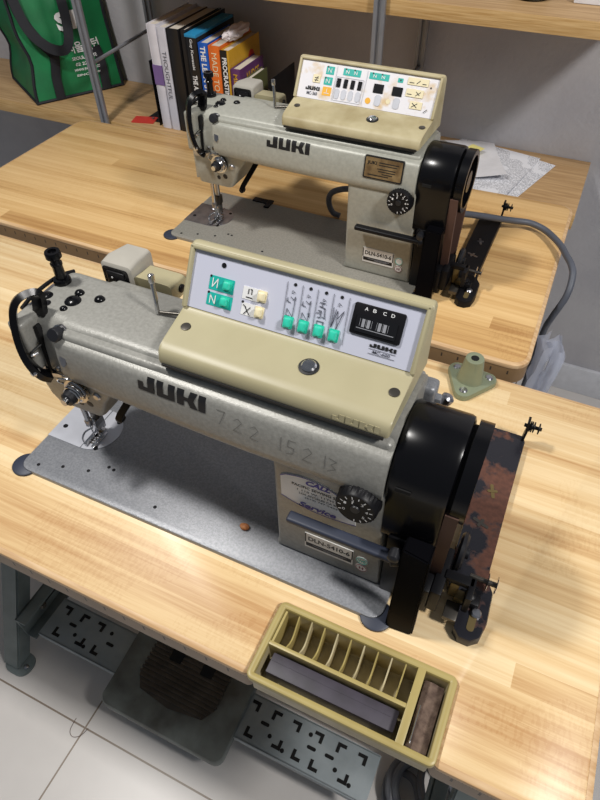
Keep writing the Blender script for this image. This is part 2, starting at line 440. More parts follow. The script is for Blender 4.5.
def build_machine(var):
    near = var == 1
    if near:
        r = thing('sewing_machine', 'nearer grey industrial sewing machine with lilac control panel and white dealer sticker', 'sewing machine', (0, 0, 0), local=True)
    else:
        r = thing('sewing_machine', 'farther grey sewing machine in front of the books, with stained white control panel', 'sewing machine', (-.1419, .5468, -.0182), local=True)
        r.rotation_euler.z = math.radians(-.24)
    A = 'arm' if near else 'arm2'; B = 'bed' if near else 'bed2'; K = 'khaki' if near else 'khaki2'
    # ---- bed
    bm = nb(); f = flatF((0, 0, 0))
    pts = rr(.238, .089, .476, .178, .014, 6)
    loft(bm, [[f.p(a, b, 0.0005) for a, b in pts], [f.p(a, b, .0045) for a, b in pts],
              [f.p(.238+(a-.238)*.9985, .089+(b-.089)*.996, .0058) for a, b in pts], [f.p(.238+(a-.238)*.995, .089+(b-.089)*.988, .0063) for a, b in pts]])
    bed = obj('bed', bm, B, r)
    for cx, cy in ((.0045, .0075), (.470, .007)):
        bm = nb(); lathe(bm, f, [(.0170, .0003), (.0170, .003), (.0150, .004), (1e-5, .004)], 28, cx, cy)
        obj('corner_cushion', bm, 'navy', r)
    bm = nb(); bx(bm, .088, .128, .172, .186, .0005, .009, .0015); bx(bm, .120, .131, .158, .186, .0061, .010, .0015); obj('bed_hinge', bm, 'blackm', r)
    holes = [(.052, .022), (.022, .012), (.105, .045), (.113, .044), (.19, .02), (.085, .03), (.21, .075), (.31, .05), (.13, .016)]
    for cx, cy in holes[:6]:
        bm = nb(); lathe(bm, f, [(.0022, .0055), (.0022, .0066), (1e-5, .0067)], 12, cx, cy); obj('bed_screw', bm, 'blackm', bed)
    # plates
    bm = nb()
    pts = [(.0006, .055), (.052, .055)] + [(.0525+.034*math.cos(a), .089+.034*math.sin(a)) for a in [math.radians(-90+180*k/18) for k in range(19)]] + [(.0006, .123)]
    prism(bm, f, pts, .0058, .0072); pl = obj('needle_plate', bm, 'platest' if near else 'steel', r)
    bm = nb(); stroke(bm, f, [(.0525, .055), (.0525, .123)], .0008, .0074); 
    obj('plate_joint', bm, 'blackm', pl)
    for cx, cy in ((.012, .076), (.071, .0625), (.073, .11)):
        bm = nb(); lathe(bm, f, [(.0035, .0068), (.003, .0078), (1e-5, .0078)], 14, cx, cy); obj('plate_screw', bm, 'blackm', pl)
    # feed dog teeth
    bm = nb()
    for i in range(5): bx(bm, .0585, .0675, .066+i*.004, .068+i*.004, .0065, .0083)
    obj('feed_dog', bm, 'dsteel', pl)
    # ---- arm casting : C outline + fuller front shell + head block
    bm = nb()
    def arc(cx, cy, rad, a0, a1, n=6): return [(cx+rad*math.cos(math.radians(a0+(a1-a0)*k/n)), cy+rad*math.sin(math.radians(a0+(a1-a0)*k/n))) for k in range(n+1)]
    out = [(.462, .0055), (.453, .13), (.450, .16), (.450, .2185), (.10, .2185), (.10, .156), (.15, .152)] + arc(.328, .147, .015, 90, 0) + [(.343, .016), (.339, .0055)]
    for yf, zcut in ((.0365, .168), (.050, 1)):
      fr = front((0, yf, 0))
      oo = out if zcut == 1 else [(.462, .0055), (.4575, .13), (.4565, .168), (.3415, .168), (.343, .147), (.343, .016), (.339, .0055)]
      t = bmesh.new(); prism(t, fr, oo, 0, yf-.1515)
      bmesh.ops.recalc_face_normals(t, faces=t.faces[:])
      es = [e for e in t.edges if len(e.link_faces) == 2 and e.calc_face_angle(0) > 1.0]
      bmesh.ops.bevel(t, geom=es, offset=.005, segments=3, affect='EDGES', profile=.5); join(bm, t)
    secs = []
    for k in range(9):
        tt = k/8; x = .098+(.4515-.098)*tt; d = .009*(1-min(tt*1.6, 1))**1.5; zb = .004*(1-tt)
        prof = [(.054+d, .158-zb), (.041+d, .1595-zb), (.0345+d, .163-zb*.6), (.0325+d, .168-zb*.4), (.0325+d*.9, .174), (.0355+d*.7, .190), (.0395+d*.5, .2065), (.0420+d*.4, .2100), (.0460+d*.4, .2122), (.0545+d*.2, .2135), (.0575+d*.2, .2148), (.0605, .2190), (.0635, .2212), (.069, .2225), (.10, .2232), (.135, .2215), (.146, .217), (.152, .208), (.153, .17), (.146, .158)]
        secs.append([V((x, y, z)) for y, z in prof])
    loft(bm, secs)
    # head block (left end)
    hs = []
    for z, x0, x1, y0, y1 in ((.0955, .056, .112, .058, .118), (.098, .052, .118, .053, .123), (.112, .048, .126, .0505, .128), (.128, .0465, .133, .0495, .131), (.150, .0455, .150, .0495, .134), (.165, .045, .165, .049, .138), (.19, .045, .165, .052, .142), (.207, .045, .165, .056, .1445), (.216, .046, .163, .061, .1435), (.2205, .048, .16, .066, .138), (.2226, .053, .157, .072, .131)):
        hs.append([V((a, b, z)) for a, b in rr((x0+x1)/2, (y0+y1)/2, x1-x0, y1-y0, .007, 4)])
    loft(bm, hs)
    tree = BVHTree.FromBMesh(bm); obj('arm', bm, A, r, angle=32)
    # logo
    fl = F((0, .0372, .1915), (1, 0, 0), (0, .0042, .0165))
    obj('logo_lettering', drape(logo_bm(fl, .2005, .0025, .0735, .0165, .0012), tree, .0005), 'ink', r)
    # ---- face plate, slot, lifting guard
    bm = nb(); lf = leftF((.0462, .0, 0))
    prism(bm, lf, [(-.060, .1), (-.060, .214), (-.066, .219), (-.13, .219), (-.137, .214), (-.131, .13), (-.122, .1)], 0, .004); obj('face_plate', bm, 'steel' if near else 'arm2', r)
    bm = nb(); tube(bm, [(.0445, .064, .2215), (.0425, .085, .224), (.0435, .12, .2235), (.049, .141, .2195)], .0022, 8, 4); obj('face_gasket', bm, 'blackm', r)
    bm = nb(); fh = front((0, .0495, 0))
    prism(bm, F((0, .0492, .15), (1, 0, 0), (0, .0035, .06)), rr(.0705, .034, .005, .066, .0024), -.004, .0012); obj('take_up_slot', bm, 'hole', r)
    bm = nb(); tube(bm, [(.0700, .056, .193), (.069, .040, .1925), (.0715, .034, .1915), (.074, .040, .191)], .0016, 8, 4); obj('take_up_lever', bm, 'chrome', r)
    bm = nb(); prism(bm, F((0, .0492, .15), (1, 0, 0), (0, .004, .06)), rr(.0585, .033, .013, .07, .005), -.002, .0022); obj('slot_cover', bm, 'steel', r)
    bm = nb(); bx(bm, .0470, .0655, .0385, .072, .160, .2245, .005, 3); obj('head_cover', bm, A, r)
    bm = nb(); rod(bm, (.0562, .0395, .190), (.0562, .0365, .190), .003); obj('cover_screw', bm, 'chrome', r)
    bm = nb()
    path = [(.0665, .0665, .221), (.068, .0677, .2285), (.068, .0704, .2429), (.064, .0651, .2466), (.060, .0537, .2459), (.058, .045, .238), (.058, .0387, .2199), (.061, .0333, .1985), (.066, .0316, .1795), (.071, .0352, .1638), (.0745, .042, .156)]
    sweep(bm, smoothpath(path, 5), [(-.0034, -.0068), (.0034, -.0068), (.0040, 0), (.0034, .0068), (-.0034, .0068), (-.0040, 0)], up=(1, 0, 0)); g = obj('take_up_guard', bm, 'black', r)
    bm = nb(); lathe(bm, axisF((.070, .030, .1705), (0, -1, .1)), [(.0045, -.004), (.0045, .002), (.003, .0035), (1e-5, .0035)], 14); obj('guard_screw', bm, 'chrome', g)
    # ---- pretension and tension assembly
    kf = axisF((.0985, .060, .2125), (.05, -1, .45))
    bm = nb(); lathe(bm, kf, [(.002, 0), (.002, .006), (.0068, .006), (.0074, .008), (.0074, .0145), (.0066, .016), (.0035, .0165), (1e-5, .016)], 20); pk = obj('pretension_knob', bm, 'rubber', r)
    bm = nb(); lathe(bm, kf, [(.0088, .0022), (.0088, .0036)], 20); lathe(bm, kf, [(.0088, .0046), (.0088, .0058)], 20); obj('pretension_disc', bm, 'chrome', pk)
    bm = nb(); prism(bm, F((.104, .0440, .197), (1, 0, 0), (0, .3, 1)), [(-.004, .006), (.005, .004), (.005, -.010), (.002, -.014), (-.002, -.012)], 0, .001); obj('thread_tab', bm, 'steel', pk)
    tf = axisF((.1036, .052, .1425), (0, -1, .06))
    bm = nb(); lathe(bm, tf, [(.0135, -.004), (.0135, .002), (.012, .003)], 28); ta = obj('tension_assembly', bm, 'dsteel', r)
    for hh in (.004, .0075):
        bm = nb(); lathe(bm, tf, [(.004, hh), (.0150, hh+.0012), (.0153, hh+.002), (.004, hh+.001)], 28); obj('tension_disc', bm, 'chrome', ta)
    bm = nb()
    tube(bm, [tf.p((.0120-.00008*k)*math.cos(k*.7), (.0120-.00008*k)*math.sin(k*.7), .009+.00028*k) for k in range(30)], .0011, 6); obj('tension_spring', bm, 'chrome', ta)
    bm = nb()
    n = 24; sec = []
    for h, rad in ((.0125, .0072), (.0135, .0080), (.0235, .0076), (.0245, .0062)):
        sec.append([tf.p(rad*(1+.05*(i % 2))*math.cos(2*PI*i/n), rad*(1+.05*(i % 2))*math.sin(2*PI*i/n), h) for i in range(n)])
    loft(bm, sec); obj('tension_nut', bm, 'rubber', ta)
    bm = nb(); lathe(bm, tf, [(.0045, .0243), (.004, .0285), (1e-5, .0285)], 14); obj('tension_stud', bm, 'chrome', ta)
    bm = nb(); tube(bm, [tf.p(-.016, .000, .004), tf.p(-.020, .008, .010), tf.p(-.014, .017, .014), tf.p(-.002, .020, .012), tf.p(.008, .016, .004)], .0011, 6, 5); obj('check_spring', bm, 'chrome', ta)
    # thread guides and plugs round the tension
    for cx, cz, rad, m in ((.0665, .158, .0028, 'blackm'), (.0745, .1565, .0028, 'blackm'), (.083, .165, .003, 'steel'), (.092, .1665, .0032, 'dsteel'), (.105, .163, .0026, 'steel'), (.1255, .139, .005, 'steel')):
        bm = nb(); lathe(bm, front((cx, .0515, cz)), [(rad, -.003), (rad, .003), (rad*.7, .0045), (1e-5, .0045)], 16); obj('head_screw', bm, m, r)
    for cx, cz, rad in ((.109, .1195, .0062), (.0955, .115, .0045)):
        bm = nb(); lathe(bm, front((cx, .053, cz)), [(rad, -.004), (rad, .002), (rad*.6, .0035), (1e-5, .0035)], 18); obj('head_plug', bm, 'rubber', r)
    bm = nb(); prism(bm, F((.083, .0475, .152), (1, 0, 0), (0, 0, 1)), [(-.009, 0), (.002, .003), (.013, .001), (.013, .005), (.001, .0075), (-.009, .005)], 0, .002); obj('thread_guide', bm, 'steel', r)
    # ---- needle bar, presser bar, foot
    bm = nb(); rod(bm, (.063, .0735, .04), (.063, .0735, .11), .0035); nbar = obj('needle_bar', bm, 'chrome', r)
    bm = nb(); lathe(bm, axisF((.063, .0735, .036), (0, 0, 1)), [(.0025, 0), (.0046, .002), (.0046, .010), (.0036, .012)], 16); obj('needle_clamp', bm, 'steel', nbar)
    bm = nb(); rod(bm, (.063, .0735, .04), (.063, .0735, .006), .0008, 8); obj('needle', bm, 'chrome', nbar)
    bm = nb(); rod(bm, (.063, .0895, .025), (.063, .0895, .11), .0042); pb = obj('presser_bar', bm, 'steel', r)
    bm = nb(); bx(bm, .057, .069, .083, .0955, .038, .055, .002); obj('presser_clamp', bm, 'dsteel', pb)
    bm = nb(); bx(bm, .0585, .0675, .078, .094, .016, .038, .0015); bx(bm, .0545, .0598, .060, .088, .0082, .0108, .0008); bx(bm, .0662, .0715, .060, .088, .0082, .0108, .0008)
    bx(bm, .0555, .0705, .079, .090, .0085, .017, .0015)
    pf = obj('presser_foot', bm, 'chrome', r)
    bm = nb(); lathe(bm, axisF((.0575, .086, .029), (-1, -.2, 0)), [(.004, 0), (.0045, .001), (.0045, .006), (.003, .007), (1e-5, .007)], 14); obj('foot_screw', bm, 'chrome', pf)
    bm = nb(); tube(bm, [(.0585, .08, .022), (.053, .071, .021), (.054, .063, .018), (.058, .060, .014)], .0013, 6, 4); obj('finger_guard', bm, 'chrome', pf)
    # presser lifter hand lever behind the head
    bm = nb(); sweep(bm, [(.1335, .060, .094), (.138, .061, .104), (.156, .066, .134), (.165, .070, .150)], [(-.0018, -.004), (.0018, -.004), (.0018, .004), (-.0018, .004)], up=(1, 0, 0)); obj('lifter_lever', bm, 'blackp', r)
    bm = nb(); lathe(bm, front((.1335, .062, .093)), [(.0045, -.005), (.0052, -.002), (.0045, .003), (1e-5, .004)], 18); obj('lifter_pad', bm, 'blackm', r)
    # ---- on top of the arm
    tfm = flatF((0, 0, .2228))
    bm = nb(); pf0 = flatF((.054, .117, .219))
    lathe(bm, pf0, [(.0088, 0), (.0095, .002), (.0095, .007), (.0085, .009), (.0058, .0095), (.0055, .024), (.0064, .026), (.0064, .028), (.0054, .029), (.0050, .033), (.0070, .0335), (.0084, .035), (.0084, .0405), (.0078, .042), (.0045, .042), (.004, .039), (1e-5, .039)], 24)
    obj('pressure_screw', bm, 'black', r)
    for cx, cy, rad, z in ((.0545, .091, .0075, .2215), (.086, .0945, .0088, .2228), (.084, .108, .0053, .2230), (.0855, .0805, .0043, .2222), (.1105, .1075, .0058, .2232)):
        bm = nb(); lathe(bm, flatF((cx, cy, z-.001)), [(rad, 0), (rad, .0012), (rad*.75, .0034), (rad*.3, .0044), (1e-5, .0045)], 22); obj('oil_cap', bm, 'black', r)
    bm = nb(); lathe(bm, flatF((.0625, .0805, .2205)), [(.0052, 0), (.0052, .0022), (.0036, .0032), (1e-5, .0025)], 18); obj('head_cap_screw', bm, 'blackm', r)
    bm = nb(); tube(bm, [(.1795, .1125, .2245), (.1785, .1150, .2400), (.1755, .1185, .2560)], .0024, 10); lathe(bm, axisF((.1755, .1185, .256), (-.1, .2, 1)), [(.0024, 0), (.0033, .0015), (.0033, .0085), (.002, .0095), (1e-5, .0095)], 12)
    tr = obj('thread_guide_rod', bm, 'chrome', r)
    bm = nb(); rod(bm, (.1795, .1125, .2255), (.222, .120, .2285), .0018, 10); obj('rod_arm', bm, 'dsteel', tr)
    # hand switch box clipped behind the arm
    bm = nb()
    hx = lambda x0, x1, y, z0, z1, rad=.005: [V((a, y, b)) for a, b in rr((x0+x1)/2, (z0+z1)/2, x1-x0, z1-z0, rad, 4)]
    loft(bm, [hx(.078, .1135, .154, .2, .2275), hx(.0755, .116, .1565, .2, .2315), hx(.0755, .116, .17, .2, .2335), hx(.080, .114, .196, .2, .231), hx(.083, .112, .199, .202, .228)])
    sb = obj('switch_box', bm, 'green_metal' if not near else 'label', r); 
    M_sw = M['switchbox']; sb.data.materials[0] = M_sw
    sf = front((0, .1545, 0)); bm = nb(); rbox(bm, sf, .0958, .2145, .034, .027, -.002, .0012, .004); sw = obj('switch_face', bm, 'black', sb)
    bm = nb(); rbox(bm, sf, .0958, .2145, .024, .019, .0012, .0030, .002, .0012); obj('rocker', bm, 'blackm', sb)
    bm = nb(); disc(bm, sf, .0915, .2165, .0012, .003, .0034, 10); obj('switch_mark', bm, 'white', sb)
    bm = nb(); loft(bm, [[V((.118, .158, z)) for z in ()]] if False else [hx(.116, .116+.048, .158, .195, .221), hx(.116, .164, .185, .195, .219), hx(.118, .162, .19, .197, .214)]); mo = obj('switch_mount', bm, 'green_metal', r); mo.data.materials[0] = M['khaki']
    bm = nb(); lathe(bm, rightF((.164, .175, .208)), [(.0048, -.002), (.0048, .002), (.003, .003), (1e-5, .003)], 16); obj('mount_knob', bm, 'blackm', mo)
    # ---- control box
    bx0, bx1 = .2225, .4455
    prof = [(.1545, .2235), (.1535, .2925), (.1510, .2970), (.1460, .2998), (.1420, .2998), (.1390, .2982), (.1090, .2492), (.107, .2478), (.101, .2470), (.064, .2428), (.056, .2410), (.0518, .2375), (.0500, .2290), (.0505, .2265)]
    bm = nb(); secs = []
    for x, s in ((bx0, .0022), (bx0+.0012, .0006), (bx0+.003, 0), (bx1-.003, 0), (bx1-.0012, .0006), (bx1, .0022)):
        cy, cz = .115, .255
        sec = []
        for y, z in prof:
            d = V((y-cy, z-cz)); L = d.length
            sec.append(V((x+(-.0085 if x < .3 else .0020)*(y-.05)/.1, y-d.x/L*s, z-d.y/L*s)))
        secs.append(sec)
    loft(bm, secs); cb = obj('control_box', bm, K, r, angle=45)
    # cheeks and lip standing proud round the panel
    ya, za, yb, zb = .1090, .2492, .1390, .2982; bx0, bx1 = .2165, .4468
    pf = F((bx0, ya, za), (1, 0, 0), (0, yb-ya, zb-za)); W = bx1-bx0; H = math.hypot(yb-ya, zb-za)
    bm = nb()
    rbox(bm, pf, .0022, H/2, .0044, H+.002, -.004, .0042, .002, .0012); rbox(bm, pf, W-.0022, H/2, .0044, H+.002, -.004, .0042, .002, .0012)
    rbox(bm, pf, W/2, H-.0008, W, .0040, -.004, .0042, .0018, .0012)
    obj('panel_surround', bm, K, cb)
    bm = nb(); rbox(bm, pf, W/2, H/2-.001, W-.0085, H-.003, -.001, .0006, .0005); obj('panel_face', bm, 'panel' if near else 'panel2', cb)
    x0p, y0p, Wp, Hp = .0046, .0005, W-.0092, H-.0035
    PF = F(pf.p(x0p, y0p, .0006), pf.x, pf.y)
    U = lambda u: u*Wp
    Q = lambda v: v*Hp
    bm = nb(); prism(bm, F((.2225, .0500, .2245), (1, 0, 0), (0, 0, 1)), [(.004, 0), (.219, 0), (.219, .003), (.004, .003)], .001, -.1); obj('box_shadow_strip', bm, 'ink', cb)  # dark strip added as the shadow line under the control box
    dk = F((.2225, .064, .2430), (1, 0, 0), (0, .037, .0042)); Wd = .223
    for fx, fy, rad in ((.048, .022, .0038), (.962, .021, .0038)):
        bm = nb(); lathe(bm, dk, [(rad*1.25, -.001), (rad*1.25, .0008), (rad, .001), (1e-5, .001)], 16, fx*Wd, fy); ob = obj('box_screw', bm, 'dsteel', cb)
    bm = nb(); lathe(bm, dk, [(.0092, -.001), (.0092, .0008), (.0075, .0012), (1e-5, .0012)], 24, .615*Wd, .020); obj('lock_recess', bm, 'ink', cb)
    bm = nb(); lathe(bm, dk, [(.0070, -.001), (.0070, .0022), (.0055, .0036), (1e-5, .0040)], 24, .615*Wd, .020); obj('lock_screw', bm, 'chrome', cb)
    def rect(name, m, ua, va, ub, vb, h=.0004, par=cb, rad=.0004):
        b2 = nb(); rbox(b2, PF, U((ua+ub)/2), Q((va+vb)/2), abs(U(ub-ua)), abs(Q(vb-va)), -.0005, h, rad); return obj(name, b2, m, par)
    def button(m, u, v, w=.0088, h=.0088, hh=.0058):
        b2 = nb(); rbox(b2, PF, U(u), Q(v), w*1.35, h*1.3, 0, .0012, .0008); bz = obj('button_bezel', b2, m, cb)
        b2 = nb(); rbox(b2, PF, U(u), Q(v), w, h, .001, hh, .0016, .0018); return obj('button', b2, m, cb)
    def dot(u, v, rad=.0014, m='ink'):
        b2 = nb(); disc(b2, PF, U(u), Q(v), rad, 0, .0005, 14); return obj('indicator_lamp', b2, m, cb)
    def lines(pls, m='pline', w=.0005, nm='panel_marking', h=.0008):
        b2 = nb()
        for pl_ in pls: stroke(b2, PF, [(U(a), Q(b_)) for a, b_ in pl_], w, h)
        return obj(nm, b2, m, cb)
    if near:
        dot(.143, .85, .0024, 'screen')
        rect('teal_field', 'teal', .088, .40, .205, .645); rect('teal_field', 'teal', .088, .13, .208, .355)
        lines([[(.105, .45), (.105, .60)], [(.105, .45), (.128, .60)], [(.128, .45), (.128, .60)]], 'white', .0009, h=.0009)
        lines([[(.104, .17), (.104, .31)], [(.104, .31), (.128, .17)], [(.128, .17), (.128, .31)]], 'white', .0009, h=.0009)
        button('tealb', .176, .53, .0068, .0072); button('tealb', .174, .25, .0068, .0072)
        dot(.093, .625, .0012); dot(.093, .345, .0012)
        rect('white_field', 'white', .248, .40, .325, .615); rect('white_field', 'white', .254, .13, .325, .34)
        button('cream', .338, .515, .0066, .0080); button('cream', .338, .245, .0066, .0080)
        lines([[(.268, .44), (.295, .44)], [(.275, .50), (.275, .58)], [(.29, .5), (.29, .58), (.283, .58)], [(.27, .15), (.295, .28)], [(.295, .15), (.27, .28)], [(.262, .30), (.275, .27)]], 'ink', .0008, h=.0009)
        dot(.256, .345, .0012)
        for k, u in enumerate((.437, .504, .570, .637, .703)): lines([[(u, .87), (u+.010, .11)]])
        for k, u in enumerate((.470, .537, .604, .670)):
            dot(u, .85, .0015); button('tealb', u+.001, .222, .0070, .0086, .0062)
            lines([[(u-.006, .75), (u-.006, .70), (u+.006, .725), (u-.006, .75)]], 'pline', .0004)
        z = [[(.450, .62), (.450, .55)], [(.462, .64), (.478, .60), (.482, .66)], [(.482, .66), (.484, .32)], [(.484, .32), (.455, .44)], [(.455, .44), (.455, .33), (.47, .33)], [(.448, .57), (.465, .545)]]
        lines(z, 'pline', .0006); lines([[(a+.067, b_) for a, b_ in p] for p in z] + [[(.553, .40), (.546, .46)], [(.553, .40), (.555, .47)]], 'pline', .0006)
        lines([[(.588, .68), (.612, .68)], [(.60, .68), (.60, .62)], [(.588, .62), (.615, .60)], [(.586, .55), (.600, .55), (.600, .44), (.588, .44)], [(.612, .60), (.618, .46)], [(.59, .38), (.618, .38), (.616, .30), (.592, .30), (.59, .38)], [(.608, .46), (.622, .44)], [(.58, .5), (.598, .52)]], 'pline', .0007)
        lines([[(.648, .66), (.652, .34)], [(.652, .34), (.667, .62)], [(.667, .62), (.674, .32)], [(.674, .32), (.692, .64)], [(.692, .64), (.672, .50)], [(.66, .64), (.652, .34)]], 'pline', .0006)
        # thumbwheel counter
        b2 = nb(); rbox(b2, PF, U(.831), Q(.60), U(.206), Q(.50), 0, .0022, .002, .0008); fr_ = obj('counter_frame', b2, 'blackm', cb)
        b2 = nb(); rbox(b2, PF, U(.831), Q(.545), U(.165), Q(.285), .0022, .0030, .001); obj('counter_window', b2, 'screen', cb)
        b2 = nb()
        for k, u in enumerate((.779, .800, .845, .866)):
            t = text_bm('1', PF, U(u-.006), Q(.49), U(.012), Q(.13), .0033, .02); join(b2, t)
        for u in (.765, .79, .813, .833, .857, .879): stroke(b2, PF, [(U(u), Q(.50)), (U(u), Q(.62))], .0003, .0033)
        stroke(b2, PF, [(U(.755), Q(.465)), (U(.905), Q(.465))], .0006, .0033)
        obj('counter_digits', b2, 'digit', cb)
        b2 = nb()
        for ch, u in (('A', .772), ('B', .805), ('C', .845), ('D', .878)): join(b2, text_bm(ch, PF, U(u), Q(.755), U(.014), Q(.055), .0026, .01))
        obj('counter_lettering', b2, 'white', cb)
        obj('panel_logo', logo_bm(PF, U(.822), Q(.215), U(.105), Q(.065), .0006), 'ink', cb)
        b2 = nb(); stroke(b2, PF, [(U(.822), Q(.185)), (U(.93), Q(.185))], .0004, .0006); stroke(b2, PF, [(U(.822), Q(.105)), (U(.93), Q(.105))], .0004, .0006)
        join(b2, text_bm('MC-600', PF, U(.84), Q(.12), U(.07), Q(.05), .0006, .01)); obj('panel_model_number', b2, 'pline', cb)
        ef = F((.393, .0501, .2288), (1, 0, 0), (0, .0018, .0085)); obj('embossed_logo', logo_bm(ef, .003, .0008, .040, .0068, thick=.0006), K, cb)
    else:
        rect('teal_field', 'teal', .190, .70, .250, .91); rect('teal_field', 'teal', .188, .42, .250, .63); rect('teal_field', 'teal', .318, .74, .447, .92); rect('teal_field', 'teal', .510, .75, .652, .92); rect('teal_field', 'teal', .715, .77, .752, .88)
        rect('orange_field', 'orange', .190, .14, .255, .37); rect('white_button', 'cream', .103, .44, .158, .65, .0012); rect('white_button', 'cream', .785, .76, .93, .94, .0012); rect('white_button', 'cream', .79, .46, .91, .66, .0012); rect('white_button', 'cream', .835, .17, .92, .36, .0012)
        for u in (.300, .352, .404, .457): rect('display', 'screen', u-.014, .41, u+.014, .64, .0012); rect('slot_button', 'silverprint', u-.017, .10, u+.017, .37, .0009, rad=.0035)
        for u in (.594, .729): rect('display', 'screen', u-.035, .42, u+.035, .65, .0012)
        for u in (.605, .739): rect('slot_button', 'silverprint', u-.022, .09, u+.022, .38, .0009, rad=.0035)
        dot(.536, .189, .0045, 'orange'); dot(.68, .25, .0035, 'cream')
        lines([[(.205, .75), (.205, .86)], [(.205, .86), (.23, .75)], [(.23, .75), (.23, .86)], [(.205, .47), (.205, .58)], [(.205, .58), (.23, .47)], [(.23, .47), (.23, .58)], [(.34, .79), (.34, .87), (.36, .79), (.36, .87)], [(.40, .79), (.40, .87), (.42, .79), (.42, .87)], [(.54, .8), (.54, .87), (.56, .8), (.56, .87)], [(.60, .8), (.60, .87), (.62, .8), (.62, .87)]], 'white', .0008, h=.0009)
        lines([[(.205, .2), (.24, .2)], [(.222, .2), (.222, .32)]], 'white', .0008, h=.0009)
        lines([[(.118, .5), (.145, .5)], [(.118, .56), (.145, .56)], [(.125, .47), (.14, .6)], [(.80, .81), (.83, .81)], [(.85, .80), (.87, .88)], [(.89, .81), (.915, .81)], [(.80, .52), (.83, .52)], [(.86, .50), (.89, .60)], [(.86, .60), (.885, .52)], [(.85, .21), (.885, .31)], [(.885, .21), (.85, .31)], [(.94, .12), (.96, .2)]], 'ink', .001, h=.0016)
        for u, v in ((.20, .895), (.197, .60), (.335, .9), (.40, .9), (.535, .9), (.60, .9), (.735, .83), (.80, .91), (.85, .91), (.90, .91), (.80, .63), (.86, .63), (.845, .34), (.95, .75)): dot(u, v, .0013)
        lines([[(.28, .68), (.48, .68), (.48, .06), (.28, .06), (.28, .68)], [(.495, .95), (.495, .05)], [(.27, .95), (.27, .05)]], 'silverprint', .0006)
        obj('panel_logo', logo_bm(PF, U(.060), Q(.23), U(.105), Q(.10), .0008), 'ink', cb)
        b2 = nb(); join(b2, text_bm('MC-360', PF, U(.075), Q(.10), U(.08), Q(.09), .0008, .01)); obj('panel_model_number', b2, 'pline', cb)
        # data plate on the arm
        df = F((.368, .0338, .1795), (1, 0, 0), (0, .0070, .032)); b2 = nb(); rbox(b2, df, .031, .0165, .062, .033, -.002, .0016, .002); dp = obj('data_plate', b2, 'ink', r)
        b2 = nb(); rbox(b2, df, .031, .0165, .058, .029, .0015, .0019, .0015); obj('plate_face', b2, 'gold', dp)
        b2 = nb()
        join(b2, text_bm('JUKI', df, .005, .020, .015, .006, .0022, .03)); 
        for yy, xa, xb in ((.025, .024, .054), (.0215, .024, .052), (.016, .022, .05), (.0125, .024, .05), (.009, .03, .046), (.006, .008, .04)): stroke(b2, df, [(xa, yy), (xb, yy)], .0014, .0021)
        obj('plate_lettering', b2, 'ink', dp)
    # ---- column front: dial, lever, labels
    cf = front((0, .0365, 0))
    dx, dz = .4320, .1545
    df = axisF((dx, .0365, dz), (0, -1, .08))
    bm = nb(); n = 60; secs = []
    for h, rad, kn in ((-.002, .0200, 0), (.002, .0208, 0), (.0022, .0202, 1), (.0135, .0195, 1), (.0155, .0176, 0), (.0155, .0170, 0), (.0150, .0001, 0)):
        secs.append([df.p(rad*(1-.05*kn*(i % 2))*math.cos(2*PI*i/n), rad*(1-.05*kn*(i % 2))*math.sin(2*PI*i/n), h) for i in range(n)])
    loft(bm, secs); dl = obj('stitch_length_dial', bm, 'blackm', r)
    bm = nb()
    for k in range(13):
        a = math.radians(200-k*24); p = V((math.cos(a), math.sin(a)))
        stroke(bm, F(df.o, df.x, df.y), [tuple(p*.0136), tuple(p*.0160)], .0009, .0159)
    stroke(bm, df, [(-.003, .007), (-.003, .010)], .001, .0159)
    for k, ch in enumerate('012345'):
        a = math.radians(200-k*48); t = text_bm(ch, df, .0110*math.cos(a)-.0012, .0110*math.sin(a)-.0016, .0024, .0032, .0158); join(bm, t)
    obj('dial_scale', bm, 'white', dl)
    bm = nb(); lathe(bm, df, [(.0045, .0150), (.004, .0166), (1e-5, .0166)], 16); obj('dial_screw', bm, 'rubber', dl)
    # reverse feed lever across the column
    bm = nb(); bx(bm, .3645, .476, .0165, .0285, .0955, .1025, .0028, 3); lv = obj('feed_lever', bm, 'navy' if near else 'blackm', r)
    bm = nb(); rod(bm, (.470, .022, .0985), (.490, .030, .0985), .0085, 14); obj('lever_hub', bm, 'blackm', lv)
    bm = nb(); lathe(bm, front((.474, .017, .112)), [(.0055, -.006), (.0055, .004), (.003, .0055), (1e-5, .0055)], 14); obj('lever_nut', bm, 'rubber', lv)
    # model label and round stickers
    lfm = front((0, .0362, 0))
    bm = nb(); rbox(bm, lfm, .4035, .0425, .0545, .0275, -.001, .0006, .0006); ml = obj('model_label', bm, 'label', r)
    bm = nb(); rbox(bm, lfm, .4035, .0355, .0515, .0065, .0004, .0008, .0002); rbox(bm, lfm, .3772, .0475, .0014, .0165, .0004, .0008, .0002); rbox(bm, lfm, .4298, .0475, .0014, .0165, .0004, .0008, .0002)
    join(bm, text_bm('DLN-5410-6', lfm, .3805, .0435, .0465, .0078, .0008, .025)); obj('label_lettering', bm, 'ink', ml)
    bm = nb(); stroke(bm, lfm, [(.386, .0365), (.424, .0365)], .0008, .001); stroke(bm, lfm, [(.398, .0345), (.420, .0345)], .0008, .001); obj('label_small_print', bm, 'digit', ml)
    for cx, cz, tx, ink in ((.4405, .0445, 'WB' if near else '', 'teal'), (.4405, .0300, 'H', 'maroon')):
        bm = nb(); disc(bm, lfm, cx, cz, .0066, -.001, .0006, 22); st = obj('round_sticker', bm, 'label', r)
        bm = nb(); ring(bm, lfm, .0062, .0055, .0003, .0008, 26, cx, cz)
        if tx: join(bm, text_bm(tx, lfm, cx-(.0042 if len(tx) > 1 else .0024), cz-.0026, .0084 if len(tx) > 1 else .0048, .0052, .0009, .02))
        obj('sticker_lettering', bm, ink, st)
